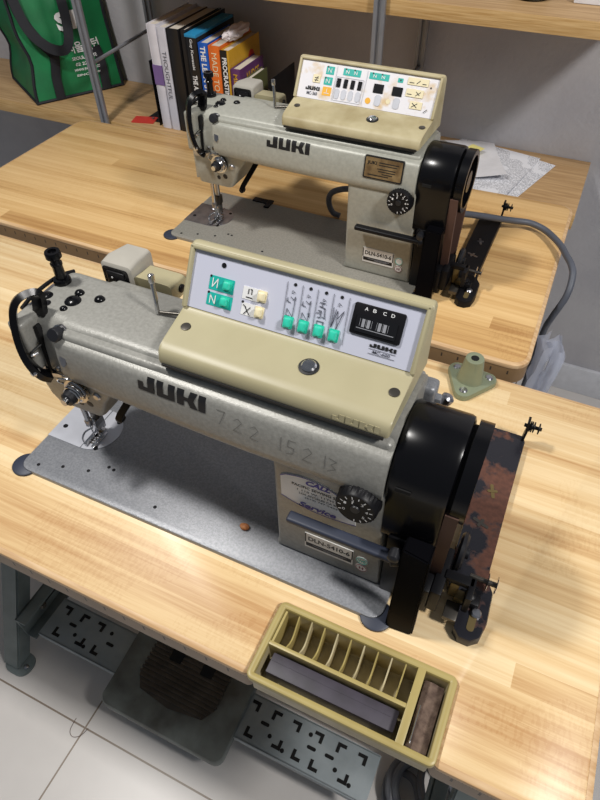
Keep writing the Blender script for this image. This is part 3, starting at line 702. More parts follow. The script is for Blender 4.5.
    if near:
        L = [(.3515, .1440)]+[(.3515+.0755*k/14, .144+.0110*math.sin(PI*(k+1)/15.5)-.012*(k/14)**2) for k in range(1, 15)]
        Bt = [(.430-.0785*k/14, .1045-.0045*math.sin(PI*k/14)+.0065*(k/14)**3) for k in range(15)]
        bm = nb(); prism(bm, lfm, L+Bt, -.001, .0005); ds = obj('dealer_sticker', bm, 'label', r)
        for E_, d_ in ((L, -.0006), (Bt, .0006)):
            bm = nb(); stroke(bm, lfm, [(a, b_+d_) for a, b_ in E_], .0011, .0008); obj('sticker_border', bm, 'blue_ink', ds)
        obj('sticker_headline', text_bm('CALL', lfm, .378, .1425, .025, .0076, .0008, .045, .3), 'blue_ink', ds)
        obj('sticker_script', text_bm('Service', lfm, .370, .1035, .040, .0085, .0008, .04, .3), 'blue_ink', ds)
        bm = nb(); join(bm, text_bm('PACIFIC SEWING SUPPLY', lfm, .3635, .1355, .060, .0040, .0008, .02))
        for i, (tx, xa, w_) in enumerate((('1 110 W. 11TH ST', .369, .046), ('LOS ANGELES CA 90015', .371, .046), ('(213) 747-5432', .377, .034))): join(bm, text_bm(tx, lfm, xa, .1295-i*.0052, w_, .0030, .0008, .01))
        obj('sticker_lettering', bm, 'ink', ds)
        # pencilled number along the arm
        pf_ = F((.288, .0340, .180), (1, 0, 0), (0, .0042, .0165)); bm = nb(); s = .0155
        G = {'7': [(0, 1), (.7, 1), (.25, 0)], '2': [(0, .8), (.35, 1), (.65, .75), (0, .05), (.7, 0)], '1': [(.3, 1), (.3, 0)], '5': [(.65, 1), (.1, 1), (.05, .55), (.55, .5), (.5, .1), (0, 0)], '3': [(0, 1), (.6, .85), (.2, .55), (.6, .3), (0, 0)]}
        for grp in ((('7', 0, .008), ('2', .018, .006), ('2', .035, .004)), (('1', .062, .003), ('5', .072, .0025), ('2', .088, .001), ('1', .105, 0), ('3', .112, -.001))):
            bm = nb()
            for ch, ox, oy in grp: stroke(bm, pf_, [(ox+a*s*.8, oy+b_*s) for a, b_ in G[ch]], .00055, .0016)
            obj('pencil_marks', drape(bm, tree, .0004), 'pencil', r)
    bm = nb(); lathe(bm, front((.4375, .0365, .1815)), [(.0022, -.002), (.0022, .001), (1e-5, .0012)], 10); obj('column_screw', bm, 'blackm', r)
    # ---- belt cover, handwheel, guard
    cxf = rightF((0, .085, .1785)); R = .0485
    def Dshape(rad, zb, yb0=None):
        p = [(rad*math.cos(math.radians(a)), rad*math.sin(math.radians(a))) for a in range(0, 181, 6)]
        return p+[(-rad, -.02), (-rad, zb), (rad, zb), (rad, -.02)]
    bm = nb()
    D = lambda rad, x, zb: [cxf.p(a, b_, x) for a, b_ in Dshape(rad, zb)]
    loft(bm, [D(R-.006, .4515, -.068), D(R-.001, .4530, -.068), D(R, .4550, -.068), D(R, .501, -.068), D(R-.0012, .5045, -.068), D(R-.005, .506, -.068), D(R-.010, .506, -.066)])
    bc = obj('belt_cover', bm, 'black', r, angle=30)
    bm = nb(); rbox(bm, front((.4555, .0366, .1800)), .012, .004, .014, .0046, -.002, .0006, .001); obj('cover_slot', bm, 'hole', bc)
    bm = nb(); ring(bm, cxf, .0465, .0385, .5090, .5215, 56); disc(bm, cxf, 0, 0, .040, .5090, .512, 48); disc(bm, cxf, 0, 0, .016, .512, .520, 30); hw = obj('handwheel', bm, 'black', r)
    bm = nb(); disc(bm, cxf, 0, 0, .041, .504, .5095, 40); obj('pulley_groove', bm, 'hole', r)
    # lower guard plate standing on the table
    bm = nb(); loft(bm, [[V((.4810, .0000, .0006)), V((.5095, .0020, .0006)), V((.5095, .014, .0006)), V((.4810, .012, .0006))], [V((.4812, .0035, .03)), V((.5088, .0045, .03)), V((.5088, .016, .03)), V((.4812, .015, .03))], [V((.4800, .0190, .124)), V((.5060, .0150, .124)), V((.5060, .036, .124)), V((.4800, .036, .124))]]); t = bm
    bmesh.ops.bevel(bm, geom=bm.edges[:], offset=.0015, segments=2, affect='EDGES'); obj('lower_guard', bm, 'blackp', r)
    bm = nb(); bx(bm, .462, .503, .034, .135, .004, .112, .003); bx(bm, .503, .5130, .028, .050, .006, .050, .003); obj('guard_bracket', bm, 'blackm', r)
    bm = nb(); sweep(bm, smoothpath([(.5115, .042, .17), (.5115, .046, .12), (.5115, .056, .05), (.5115, .062, .001)], 4), [(-.004, -.006), (.004, -.006), (.004, .006), (-.004, .006)], up=(1, 0, 0)); obj('drive_belt', bm, 'belt', r)
    bm = nb(); sweep(bm, smoothpath([(.5115, .128, .17), (.5115, .124, .12), (.5115, .114, .05), (.5115, .108, .001)], 4), [(-.004, -.006), (.004, -.006), (.004, .006), (-.004, .006)], up=(1, 0, 0)); obj('drive_belt', bm, 'belt', r)
    # tilt bracket and finger lever at the back of the machine
    bm = nb(); bx(bm, .438, .462, .146, .166, .172, .199, .006, 3); bx(bm, .444, .468, .150, .160, .165, .185, .003); rb = obj('rear_bracket', bm, B, r)
    bm = nb(); lathe(bm, axisF((.472, .160, .180), (.5, .3, 1)), [(.005, -.006), (.0065, -.003), (.0065, .002), (.004, .004), (1e-5, .004)], 16); obj('bracket_bolt', bm, 'steel', rb)
    return r

M['switchbox'] = mat('light_grey_plastic', srgb(170, 166, 156), .45)
build_machine(1)
build_machine(2)

# ------------------------------------------------------------------ tables
def table_top(name, root, corners, z, rim, wood, ruler, rad=.022, notch=()):
    def poly(d):
        out = []; n = len(corners)
        for i in range(n):
            p0, p, p1 = V(corners[i-1]), V(corners[i]), V(corners[(i+1) % n])
            a, b = (p0-p).normalized(), (p1-p).normalized(); R_ = .006 if i in notch else rad; sg = -1 if i in notch and p.y > -.05 else 1
            c = p+(a+b)*R_
            for k in range(7):
                t = math.radians(90*k/6); q = c-b*R_*math.cos(t)-a*R_*math.sin(t)
                # offset outwards
                v = (q-c).normalized()*sg; out.append(q+v*d)
        return out
    L = lambda d, zz: [V((p.x, p.y, z+zz)) for p in poly(d)]
    bm = nb(); loft(bm, [L(-.003, -.0385), L(-.001, -.0385), L(-.001, -.004), L(-.0012, -.0015), L(-.0035, 0)]); tt = obj('tabletop', bm, wood, root)
    bm = nb(); loft(bm, [L(-.0012, -.040), L(.001, -.0385), L(.0015, -.036), L(.0015, -.0085), L(-.0005, -.0085)], caps=False); obj('ruler_edge', bm, ruler, root)
    bm = nb(); loft(bm, [L(-.0005, -.0085), L(.0022, -.0080), L(.0026, -.0045), L(.0018, -.0018), L(-.0010, -.0003), L(-.0040, .0002)], caps=False); obj('top_rim', bm, rim, root)

t1 = thing('sewing_table', 'nearer maple-look sewing table with ruler edge, foot pedal and grey steel stand', 'table', (.09, .15, -.75))
OFF[t1.name] = V((.09, .15, -.75))
# shift so that z of ruler material stays table relative: build in world, objects live below t1
table_top('t1', t1, [(-.51, -.0975), (.3772, -.0975), (.3772, -.0212), (.5618, -.0212), (.5618, -.0975), (.6905, -.0975), (.6905, .4025), (-.51, .4025)], 0, 'wood_rim', 'wood', 'ruler', notch=(1, 2, 3, 4))
# stand: A legs, foot pads, y bars, slotted x panel, motor shelf rail
def a_leg(x0, x1, y_top, y_bot, z_top):
    bm = nb(); d = V((0, y_bot-y_top, -.745-z_top)).normalized()
    a, b = V((0, y_top, z_top)), V((0, y_bot, -.742))
    h = .022
    loft(bm, [[V((x0, a.y-h, a.z)), V((x1, a.y-h, a.z)), V((x1, a.y+h, a.z)), V((x0, a.y+h, a.z))], [V((x0, b.y-h*.9, b.z)), V((x1, b.y-h*.9, b.z)), V((x1, b.y+h*.9, b.z)), V((x0, b.y+h*.9, b.z))]])
    bmesh.ops.bevel(bm, geom=bm.edges[:], offset=.003, segments=2, affect='EDGES')
    lg = obj('leg', bm, 'frame_grey', t1)
    bm = nb(); rbox(bm, flatF(((x0+x1)/2+.012, y_bot-.004, -.7495)), 0, 0, .062, .05, 0, .006, .022); ft = obj('foot_pad', bm, 'frame_grey', lg)
    bm = nb(); lathe(bm, flatF((x1+.010, y_bot-.006, -.7435)), [(.005, 0), (.005, .003), (.003, .004), (1e-5, .004)], 12); obj('foot_bolt', bm, 'steel', lg)
for x0 in (-.290, .640):
    a_leg(x0, x0+.043, .13, -.083, -.30)
    a_leg(x0, x0+.043, .17, .385, -.30)
    bm = nb(); bx(bm, x0+.004, x0+.039, .118, .182, -.32, -.041, .003); obj('upright_column', bm, 'frame_grey', t1)
    bm = nb(); bx(bm, x0-.002, x0+.045, -.06, .37, -.052, -.0405, .003); obj('top_bracket', bm, 'frame_grey', t1)
    s = 1 if x0 < 0 else -1
    xb = x0+.043 if s > 0 else x0-.028
    bm = nb(); bx(bm, xb, xb+.006, -.045, .33, -.675, -.60, .002); bx(bm, xb, xb+.028, -.045, .33, -.606, -.60, .002); bx(bm, xb, xb+.028, -.045, .33, -.675, -.669, .002); fb = obj('side_rail', bm, 'frame_grey', t1)
    if s > 0:
        bm = nb(); rbox(bm, rightF((xb+.006, 0, -.637)), .055, 0, .075, .016, -.001, .0012, .008); obj('rail_slot', bm, 'hole', fb)
        for yy in (.012, .098):
            bm = nb(); lathe(bm, rightF((xb+.006, yy, -.637)), [(.009, 0), (.009, .004), (.006, .010), (1e-5, .010)], 6); obj('rail_bolt', bm, 'dsteel', fb)
bm = nb(); bx(bm, -.200, .52, -.040, .043, -.634, -.630, .001); bx(bm, -.200, .52, -.041, -.037, -.650, -.630, .001); bx(bm, -.200, .52, .040, .044, -.650, -.630, .001)
sp = obj('slotted_brace', bm, 'perf', t1)
bf = flatF((0, 0, -.6299))
def Ls(cx, cy, kind):
    b2 = nb(); w, l = .0062, .0175
    if kind == 0: rbox(b2, bf, cx, cy, l, w, 0, .0006, .003)
    elif kind == 5: disc(b2, bf, cx, cy, .004, 0, .0006, 14)
    else:
        sx = 1 if kind in (1, 2) else -1; sy = 1 if kind in (1, 3) else -1
        P = [(0, 0), (l, 0), (l, w), (w, w), (w, l), (0, l)]
        P = [(cx+sx*(a-l/2), cy+sy*(b-l/2)) for a, b in P]
        prism(b2, bf, P, 0, .0006)
    obj('brace_slot', b2, 'hole', sp)
pat = [(.00, .024, 4), (.045, .024, 2), (.085, .024, 4), (.03, .003, 0), (.125, .002, 0), (.065, -.018, 3), (.01, -.022, 1), (.105, -.02, 1), (.047, -.012, 5), (.078, -.024, 5), (.115, .022, 5)]
for ox in (-.175, .275, .405):
    for x, y, k in pat:
        if -.19 < ox+x < .51: Ls(ox+x, y, k)
# treadle pedal
pz = lambda y: -.628+(y+.09)*.10
def pl3(x, y, dz=0): return V((x, y, pz(y)+dz))
bm = nb()
outl = rr(.128, .005, .268, .20, .018, 5)
loft(bm, [[pl3(a, b, -.022) for a, b in outl], [pl3(a, b, -.004) for a, b in outl], [pl3(.128+(a-.128)*.985, .005+(b-.005)*.98, 0) for a, b in outl]]); pd = obj('treadle_pedal', bm, 'pedal', t1)
bm = nb()
for k in range(17):
    y = -.042+k*.0085; cut = .0 if y > -.02 else (-.02-y)*.9
    xa, xb = .040+cut, .212-cut
    loft(bm, [[pl3(x, y, .0), pl3(x, y+.0042, .0), pl3(x, y+.0038, .005), pl3(x, y+.0004, .005)] for x in (xa, xb)])
loft(bm, [[pl3(a, b, -.001) for a, b in ((.042, .1), (.210, .1), (.210, -.02), (.195, -.043), (.126, -.052), (.057, -.043), (.042, -.02))], [pl3(a, b, .0015) for a, b in ((.042, .1), (.210, .1), (.210, -.02), (.195, -.043), (.126, -.052), (.057, -.043), (.042, -.02))]])
pm = obj('ridged_tread', bm, 'pmat', pd)
for cx in (.095, .165):
    bm = nb(); rbox(bm, F(pl3(cx, .035, .0055), (1, 0, 0), (0, 1, .22)), 0, 0, .026, .022, -.002, .0006, .003); obj('tread_opening', bm, 'hole', pd)
bm = nb(); rod(bm, (-.19, .075, -.665), (.53, .075, -.665), .007); obj('pedal_shaft', bm, 'dsteel', t1)

t2 = thing('sewing_table', 'farther oak-look sewing table under the farther sewing machine', 'table', (-.05, .71, -.75))
table_top('t2', t2, [(-.645, .4605), (.5415, .4615), (.5380, .9650), (-.640, .9150)], -.018, 'wood_rim', 'wood2', 'ruler2', .026)
for x0 in (-.40, .40):
    for yb in (.56, .86):
        bm = nb(); bx(bm, x0, x0+.043, yb-.02, yb+.02, -.7495, -.0585, .003); obj('leg', bm, 'frame_grey', t2)
    bm = nb(); bx(bm, x0, x0+.043, .50, .92, -.64, -.60, .003); obj('side_rail', bm, 'frame_grey', t2)

# ------------------------------------------------------------------ bobbin winders with their long base plates
def winder(rusty, loc, label):
    w = thing('bobbin_winder', label, 'bobbin winder', loc, group='bobbin winders screwed to the tables', local=True)
    pm_ = 'rust' if rusty else 'blackm'
    bm = nb(); f = flatF((0, 0, 0))
    P = [(.5225, .30), (.5605, .300), (.5640, .292), (.5635, .20), (.5640, .10), (.566, .085), (.573, .074), (.5745, .040), (.5715, .022), (.563, .015), (.552, .015), (.545, .022), (.545, .045), (.540, .058), (.528, .066), (.5235, .08)]
    loft(bm, [[V((a, b, .0006)) for a, b in P], [V((a, b, .0105)) for a, b in P], [V((.548+(a-.548)*.96, .16+(b-.16)*.994, .0125)) for a, b in P]])
    base = obj('base_plate', bm, pm_, w)
    bm = nb(); rbox(bm, flatF((.560, .036, .0125)), 0, 0, .0075, .022, -.001, .0006, .0036); obj('slot', bm, 'brass', base)
    bm = nb(); lathe(bm, flatF((.5615, .045, .0125)), [(.0055, 0), (.0055, .003), (.004, .0045), (1e-5, .0045)], 16); obj('plate_screw', bm, 'steel', base)
    for q_, (x, y, a) in enumerate(((.5435, .20, .3), (.541, .152, 1.2))):
        bm = nb(); ff = flatF((x, y, .0125), a); rbox(bm, ff, 0, 0, .004, .020, -.001, .0005, .0018); rbox(bm, ff, 0, 0, .012, .0035, -.001, .0008, .0015); obj('adjusting_slot', bm, ('brass' if q_ == 0 else 'dsteel') if rusty else 'steel', base)
    # thread tension stand at the far end
    bm = nb(); sweep(bm, [(.560, .2965, .010), (.561, .297, .030), (.560, .297, .046)], [(-.006, -.0015), (.006, -.0015), (.006, .0015), (-.006, .0015)], up=(1, 0, 0)); rod(bm, (.556, .297, .036), (.577, .297, .036), .0024, 10)
    ts = obj('thread_stand', bm, 'blackm', w)
    bm = nb()
    for x in (.5625, .5645, .567, .573): lathe(bm, rightF((x, .297, .036)), [(.0068, 0), (.0072, .0012), (.003, .002)], 18)
    obj('tension_discs', bm, 'blackm', ts)
    # winding mechanism at the near end
    bm = nb(); bx(bm, .513, .524, .03, .085, .012, .050, .002); bx(bm, .522, .551, .050, .060, .045, .052, .001); bx(bm, .546, .552, .036, .060, .024, .052, .001); arm_ = obj('winder_bracket', bm, 'blackm', w)
    bm = nb(); bx(bm, .529, .538, .050, .0575, .018, .045, .0015); bx(bm, .536, .546, .046, .0565, .018, .027, .0015); obj('latch_block', bm, 'brass', w)
    bm = nb(); rod(bm, (.545, .072, .034), (.572, .072, .034), .0028, 12); shaft = obj('spindle', bm, 'dsteel', w)
    for x in (.5625, .5715):
        bm = nb(); lathe(bm, rightF((x, .072, .034)), [(.0088, 0), (.0092, .0004), (.0088, .0008)], 24); obj('spindle_disc', bm, 'chrome', shaft)
    bm = nb(); lathe(bm, rightF((.526, .095, .034)), [(.018, 0), (.021, .0025), (.021, .006), (.018, .0085), (.006, .0085), (.006, .012), (1e-5, .012)], 28); obj('friction_wheel', bm, 'rubber', w)
    bm = nb(); bx(bm, .540, .562, .048, .062, .012, .023, .003); lathe(bm, flatF((.551, .056, .022)), [(.006, 0), (.006, .004), (.003, .006), (1e-5, .006)], 14); obj('trip_latch', bm, 'blackm', w)
    bm = nb(); bx(bm, .531, .545, .026, .046, .0125, .019, .0015); obj('latch_tongue', bm, 'dsteel', w)
    return w
w1 = winder(True, (0, 0, 0), 'rusty bobbin winder base plate beside the nearer machine')
w2 = winder(False, (-.1419, .5468, -.0182), 'plain black bobbin winder base plate beside the farther machine')

# ------------------------------------------------------------------ tray sunk at the table's front edge
tr = thing('accessory_tray', 'khaki plastic bobbin tray on the front edge of the nearer table', 'tray', (.4695, -.061, -.036))
f = flatF((0, 0, 0))
tx0, tx1, ty0, ty1 = .3755, .5635, -.1035, -.0195
z0, z1 = -.036, .0055
def wall_ring(bm, x0, x1, y0, y1, za, zb, t_out, rad):
    pass
bm = nb()
o = rr((tx0+tx1)/2, (ty0+ty1)/2, tx1-tx0, ty1-ty0, .007, 5)
def shr(d): return rr((tx0+tx1)/2, (ty0+ty1)/2, tx1-tx0-2*d, ty1-ty0-2*d, max(.007-d, .0008), 5)
L = lambda pts, z: [V((a, b, z)) for a, b in pts]
loft(bm, [L(shr(.0075), .003), L(shr(.0068), .0052), L(shr(.005), .0062), L(shr(.002), .0062), L(shr(.0006), .0055), L(shr(0), .0038), L(shr(0), -.0010), L(shr(.0075), -.0010), L(shr(.0075), .003)], caps=False)
# cross bars: between comb and slab, and the right-hand pocket
xm = .5250; ym = -.0640
bx(bm, xm, xm+.008, ty0+.006, ty1-.006, -.001, .0060, .001); bx(bm, tx0+.007, xm+.001, ym-.0022, ym+.0022, -.006, .0052, .001)
obj('rim', bm, 'tray', tr)
bm = nb()
# outer skin of the well (hangs in the cut-out of the table edge)
i1 = shr(.004); i2 = shr(.0075)
loft(bm, [L(i1, -.001), L(i1, z0+.004), L(shr(.007), z0), L(shr(.009), z0)], caps=False)
loft(bm, [L(shr(.0076), .001), L(shr(.0080), z0+.004), L(shr(.011), z0+.002)], caps=False)
bx(bm, tx0+.005, tx1-.005, ty0+.005, ty1-.005, z0, z0+.003)
bx(bm, xm+.001, xm+.007, ty0+.006, ty1-.006, z0, .001); bx(bm, tx0+.007, xm+.001, ym-.0016, ym+.0016, z0, .000)
obj('well', bm, 'traywall', tr)
for k in range(9):
    x = .3985+k*.0143
    bm = nb(); P = [(ty1-.008, .0030), (ty1-.008, z0+.003), (ym+.001, z0+.003), (ym+.001, .0015), (ym+.006, -.004), (ym+.012, -.0105), (ym+.017, -.0125), (ym+.022, -.0105), (ym+.028, -.004)]
    prism(bm, rightF((x, 0, 0)), P, 0, .0014); obj('divider_fin', bm, 'traywall' if k % 2 else 'tray', tr)
bm = nb(); bx(bm, tx0+.008, tx0+.0105, ym+.002, ty1-.008, z0, .002); obj('comb_end', bm, 'tray', tr)
bm = nb(); bx(bm, .3895, .5215, -.0878, -.0675, z0+.0032, -.0065, .0012); rbox(bm, flatF((0, 0, 0)), .453, -.0755, .124, .0006, -.0066, -.0060, .0002)
sl = obj('whetstone', bm, 'slab', at=(.453, -.077, z0+.0032)); tag(sl, 'purple-grey rectangular slab lying in the khaki tray', 'slab')
bm = nb()
t = bmesh.new(); bx(t, .5345, .5545, -.0935, -.0295, z0+.0031, -.007, .002)
bmesh.ops.subdivide_edges(t, edges=t.edges[:], cuts=5, use_grid_fill=True)
for v in t.verts: v.co.z += (mnoise.noise(v.co*130))*.0022 if v.co.z > -.02 else 0
join(bm, t); fe = obj('felt_strip', bm, 'felt', at=(.5445, -.0615, z0+.0031)); tag(fe, 'brown matted felt pad in the right pocket of the khaki tray', 'felt pad')
bm = nb(); tube(bm, [(.5375, -.0865, -.004), (.5372, -.055, -.0035)], .0007, 8); lathe(bm, axisF((.5375, -.0865, -.004), (0, -1, 0)), [(.0007, 0), (.0012, .002), (1e-5, .005)], 8)
nd = obj('sewing_needle', bm, 'chrome', at=(.5374, -.07, -.0045)); tag(nd, 'bright steel needle lying on the felt in the khaki tray', 'needle')

# ------------------------------------------------------------------ loose things on the near table
ss = thing('spool_stand_base', 'sage green metal flange with hollow cone, standing at the back of the nearer table', 'stand base', (.4725, .3770, 0))
c0 = V((.4725, .3770, 0)); bm = nb()
def tri_out(rad, rc, ang0):
    out = []
    for k in range(3):
        a = ang0+k*2*PI/3; cx, cy = rad*math.cos(a), rad*math.sin(a)
        for j in range(7):
            b = a-PI/3+j*2*PI/18; out.append((cx+rc*math.cos(b), cy+rc*math.sin(b)))
    return out
ang = math.radians(-95)
T = lambda s, z: [V((c0.x+a*s, c0.y+b*s, z)) for a, b in tri_out(.0255, .0125, ang)]
loft(bm, [T(1, .0006), T(1, .006), T(.97, .0085), T(.75, .0105), T(.5, .0115)]); obj('flange', bm, 'green_metal', ss)
bm = nb(); lathe(bm, flatF(c0), [(.0195, .009), (.0170, .014), (.0130, .0445), (.0122, .0480), (.0098, .0490), (.0055, .0480), (.005, .035), (1e-5, .035)], 30); obj('cone', bm, 'green_metal', ss)
bm = nb(); disc(bm, flatF(c0), 0, 0, .0054, .035, .0482, 18); obj('bore', bm, 'hole', ss)
for k in range(3):
    a = ang+k*2*PI/3; bm = nb(); lathe(bm, flatF((c0.x+.0262*math.cos(a), c0.y+.0262*math.sin(a), .0085)), [(.006, -.002), (.0058, .002), (.004, .0038), (1e-5, .004)], 16); obj('flange_bolt', bm, 'steel', ss)
bm = nb(); t = bmesh.new(); bmesh.ops.create_icosphere(t, subdivisions=2, radius=.0055)
for v in t.verts: v.co = V((v.co.x*1.1, v.co.y*.8, max(v.co.z*.55, -.0024)))*(1+.25*mnoise.noise(v.co*400)); v.co += V((.299, .0395, .0086))
join(bm, t); sc = obj('wax_scrap', bm, 'wax', at=(.299, .0395, .0063)); tag(sc, 'small orange-brown scrap on the bed of the nearer machine', 'scrap')
bm = nb(); tube(bm, [(-.16, .222, .0008), (-.152, .226, .0012), (-.149, .235, .0008)], .0007, 6, 4)
th = obj('thread_end', bm, 'dsteel', at=(-.152, .226, .0002)); tag(th, 'short dark thread on the left of the nearer table', 'thread')

# cable of the farther machine
bm = nb(); P = [(.340, .712, .055), (.364, .7485, .040), (.387, .778, .026), (.414, .8059, .012), (.445, .829, .002), (.4715, .8397, -.002), (.496, .832, -.003), (.5156, .8143, -.003), (.536, .786, -.002), (.5505, .7563, -.002), (.562, .735, -.004), (.5694, .7155, -.012), (.5702, .6900, -.037), (.5602, .685, -.082), (.5553, .698, -.132), (.556, .70, -.25), (.556, .70, -.5)]
tube(bm, P, .0058, 10, 6); cb = obj('power_cable', bm, 'cable', at=(.45, .69, -.0175)); tag(cb, 'thick slate-grey cable looping from the farther machine over its table end', 'cable')
bm = nb(); tube(bm, [(.130, .736, -.0115), (.116, .736, -.008), (.108, .736, .006), (.107, .736, .022), (.115, .736, .035), (.135, .736, .045), (.16, .736, .050)], .0055, 10, 5)
hc = obj('machine_hose', bm, 'cable', at=(.13, .736, -.018)); tag(hc, 'curved grey cable rising behind the column of the farther machine', 'cable')
# coil on the floor below the tray
bm = nb()
for k, (R_, cx, cy, z, tl) in enumerate(((.068, .612, .035, -.735, .1), (.060, .606, .042, -.722, -.2), (.064, .618, .030, -.710, .3), (.052, .610, .040, -.699, .15))):
    tube(bm, [(cx+R_*math.cos(a), cy+R_*math.sin(a), z+math.sin(a*2+k)*.006+tl*R_*math.cos(a)*.3) for a in [2*PI*i/36 for i in range(36)]], .0075, 8)
tube(bm, [(.55, .06, -.735), (.59, .05, -.71), (.62, .0, -.70), (.66, -.01, -.72), (.70, .02, -.738)], .0075, 8, 6)
tube(bm, [(.60, .10, -.738), (.60, .05, -.698), (.63, .01, -.70), (.67, .05, -.73)], .0075, 8, 6)
co = obj('cable_coil', bm, 'cable2', at=(.612, .035, -.7425)); tag(co, 'coiled grey cable on the floor below the khaki tray', 'cable')
bm = nb(); tube(bm, [(-.075, -.125, -.7492), (-.072, -.148, -.7490), (-.060, -.156, -.7488), (-.046, -.148, -.7485), (-.040, -.130, -.7490)], .0005, 6, 6)
ft = obj('thread_end', bm, 'belt', at=(-.05, -.155, -.7497)); tag(ft, 'curled brown thread lying on the floor tiles in front of the pedal', 'thread')

# plastic bag hanging off the end of the farther table
bm = nb(); rows = []
for i in range(17):
    t_ = i/16; row = []
    for j in range(17):
        s = j/16
        w_ = .05+.075*t_
        p = V((.553+.008*math.sin(s*9)+.010*t_*s, .560-w_*.7+s*w_*1.1-.02*t_, -.030-.30*t_))
        nn = mnoise.noise(V((s*3, t_*4, 1.3)))*.018+.006+mnoise.noise(V((s*9, t_*9, 5.3)))*.008
        p += V((nn, nn*.4, 0)); row.append(p)
    rows.append(row)
loft(bm, rows, caps=False, closed=False)
loft(bm, [[p+V((.016+.008*math.sin(i*.7), .008*math.cos(j), 0)) for j, p in enumerate(row)] for i, row in enumerate(rows)], caps=False, closed=False)
pbg = thing('plastic_bag', 'clear crumpled plastic bag hanging from the right end of the farther table', 'bag', (.58, .56, -.34))
obj('film', bm, 'plastic', pbg, angle=180)
bm = nb()
pfm = F((.592, .505, -.115), (.25, .9, .0), (0, .05, 1))
for k in range(4): join(bm, text_bm(['DRY', 'CLEAN', 'THANK', 'YOU'][k] if False else 'THANK YOU', pfm, -.03, -.014*k, .05, .009, .001, .02))
obj('bag_print', bm, 'redprint', pbg)

# ------------------------------------------------------------------ room
bm = nb(); bx(bm, -3.2, 3.2, -2.6, 1.30, -.80, -.75); struct('floor', bm, 'floor')
bm = nb(); bx(bm, -3.2, 3.2, 1.265, 1.33, -.75, 1.75); struct('wall_back', bm, 'wall')
bm = nb(); bx(bm, -3.2, 3.2, 1.252, 1.2655, -.75, -.655, .003); struct('baseboard_back', bm, 'base')

# ------------------------------------------------------------------ shelving behind
su = thing('shelving_unit', 'oak-look shelving on thin grey steel posts against the back wall', 'shelves', (-.05, 1.13, -.75))
SL = -.0575
bm = nb(); bx(bm, -1.45, .5475, 1.006, 1.2635, SL-.032, SL, .0012); obj('shelf_board', bm, 'shelf', su)
bm = nb(); bx(bm, -1.45, .548, 1.004, 1.007, SL-.0325, SL-.0005, .0008); obj('front_edging', bm, 'shelf_edge', su)
UZ = .290
bm = nb(); bx(bm, -.62, .5475, 1.002, 1.2635, UZ-.0265, UZ, .0012); obj('shelf_board', bm, 'shelf', su)
bm = nb(); bx(bm, -.62, .548, 1.000, 1.003, UZ-.027, UZ-.0003, .0008); obj('front_edging', bm, 'shelf_edge', su)
for x, y in ((-.640, .993), (-.628, 1.238), (.095, .992), (.118, 1.238), (-1.40, .993)):
    bm = nb()
    for dx_ in (-.0075, .0075): bx(bm, x+dx_-.004, x+dx_+.004, y-.004, y+.004, -.7495, 1.2, .001)
    bx(bm, x-.006, x+.006, y+.001, y+.003, -.749, 1.2)
    obj('post', bm, 'post', su)
for x in (-.640, .105):
    bm = nb(); rod(bm, (x, .998, .085), (x+.012, 1.236, .100), .0045, 8); obj('side_rail', bm, 'post', su)

# ------------------------------------------------------------------ books
def book(x0, x1, yf, depth, h, cover, label, group='books on the shelf behind', lean=0, pages=True, titles=(), rooty=None):
    w = x1-x0
    b = thing('book', label, 'book', ((x0+x1)/2, yf+depth/2, SL), group=group)
    OFF[b.name] = V(((x0+x1)/2, yf+depth/2, SL))
    b.rotation_euler = (0, lean, 0)
    bm = nb(); z = SL+.0004
    bx(bm, x0, x0+.0015, yf, yf+depth, z, z+h, .0004); bx(bm, x1-.0015, x1, yf, yf+depth, z, z+h, .0004)
    pts = [(x0, yf+.002), (x0+w*.15, yf-.0008), (x1-w*.15, yf-.0008), (x1, yf+.002), (x1-.0006, yf+.004), (x0+.0006, yf+.004)]
    loft(bm, [[V((a, c, zz)) for a, c in pts] for zz in (z, z+h)])
    cv = obj('cover', bm, cover, b)
    bm = nb(); bx(bm, x0+.0013, x1-.0013, yf+.0035, yf+depth-.004, z+.003, z+h-.003); obj('page_block', bm, 'leaf', b)
    sf = F(((x0+x1)/2, yf-.001, z), (0, 0, -1), (1, 0, 0))     # spine text reads downwards
    for tx, top_, L_, hh, m, bold in titles:
        bm = text_bm(tx, sf, -(h-top_), -hh/2, L_, hh, .0004, bold); obj('spine_lettering', bm, m, cv)
    return b, cv, z
flat('bk_white', 216, 214, 222); flat('bk_white2', 206, 206, 216); flat('bk_black', 24, 23, 25, .35); flat('bk_black2', 30, 29, 31, .4); flat('bk_blue', 26, 92, 190); flat('bk_cyan', 40, 140, 190)
flat('bk_orange', 226, 112, 38); flat('bk_yellow', 206, 158, 46); flat('bk_purple', 96, 52, 104); flat('bk_olive', 96, 100, 62); flat('bk_lav', 120, 96, 150)
Y = 1.030
b, cv, z = book(-.482, -.4565, Y, .185, .237, 'bk_white', 'white book with a lavender band across its spine, leftmost in the row', lean=0)
bm = nb(); bx(bm, -.4825, -.4560, Y-.0018, Y+.010, z+.105, z+.150); obj('spine_band', bm, 'bk_lav', cv)
b, cv, z = book(-.4545, -.431, Y, .19, .233, 'bk_white2', 'plain white book between the lavender-banded book and the black book', lean=0, titles=(('THOUGHTFUL', .05, .11, .011, 'pline', 0),))
b, cv, z = book(-.429, -.396, Y, .185, .233, 'bk_black', 'thick black book with a worn spine, right of the white pair', lean=0)
b, cv, z = book(-.3935, -.3815, Y+.006, .185, .232, 'bk_black2', 'thin black book squeezed left of the black book with a bright blue top edge', lean=0)
b, cv, z = book(-.379, -.349, Y, .175, .226, 'bk_black', 'black book with white spine title and bright blue top edge', lean=0, titles=(('Guy Kawasaki', .008, .065, .009, 'white', .01), ('THE ART OF THE START', .085, .125, .013, 'white', .03)))
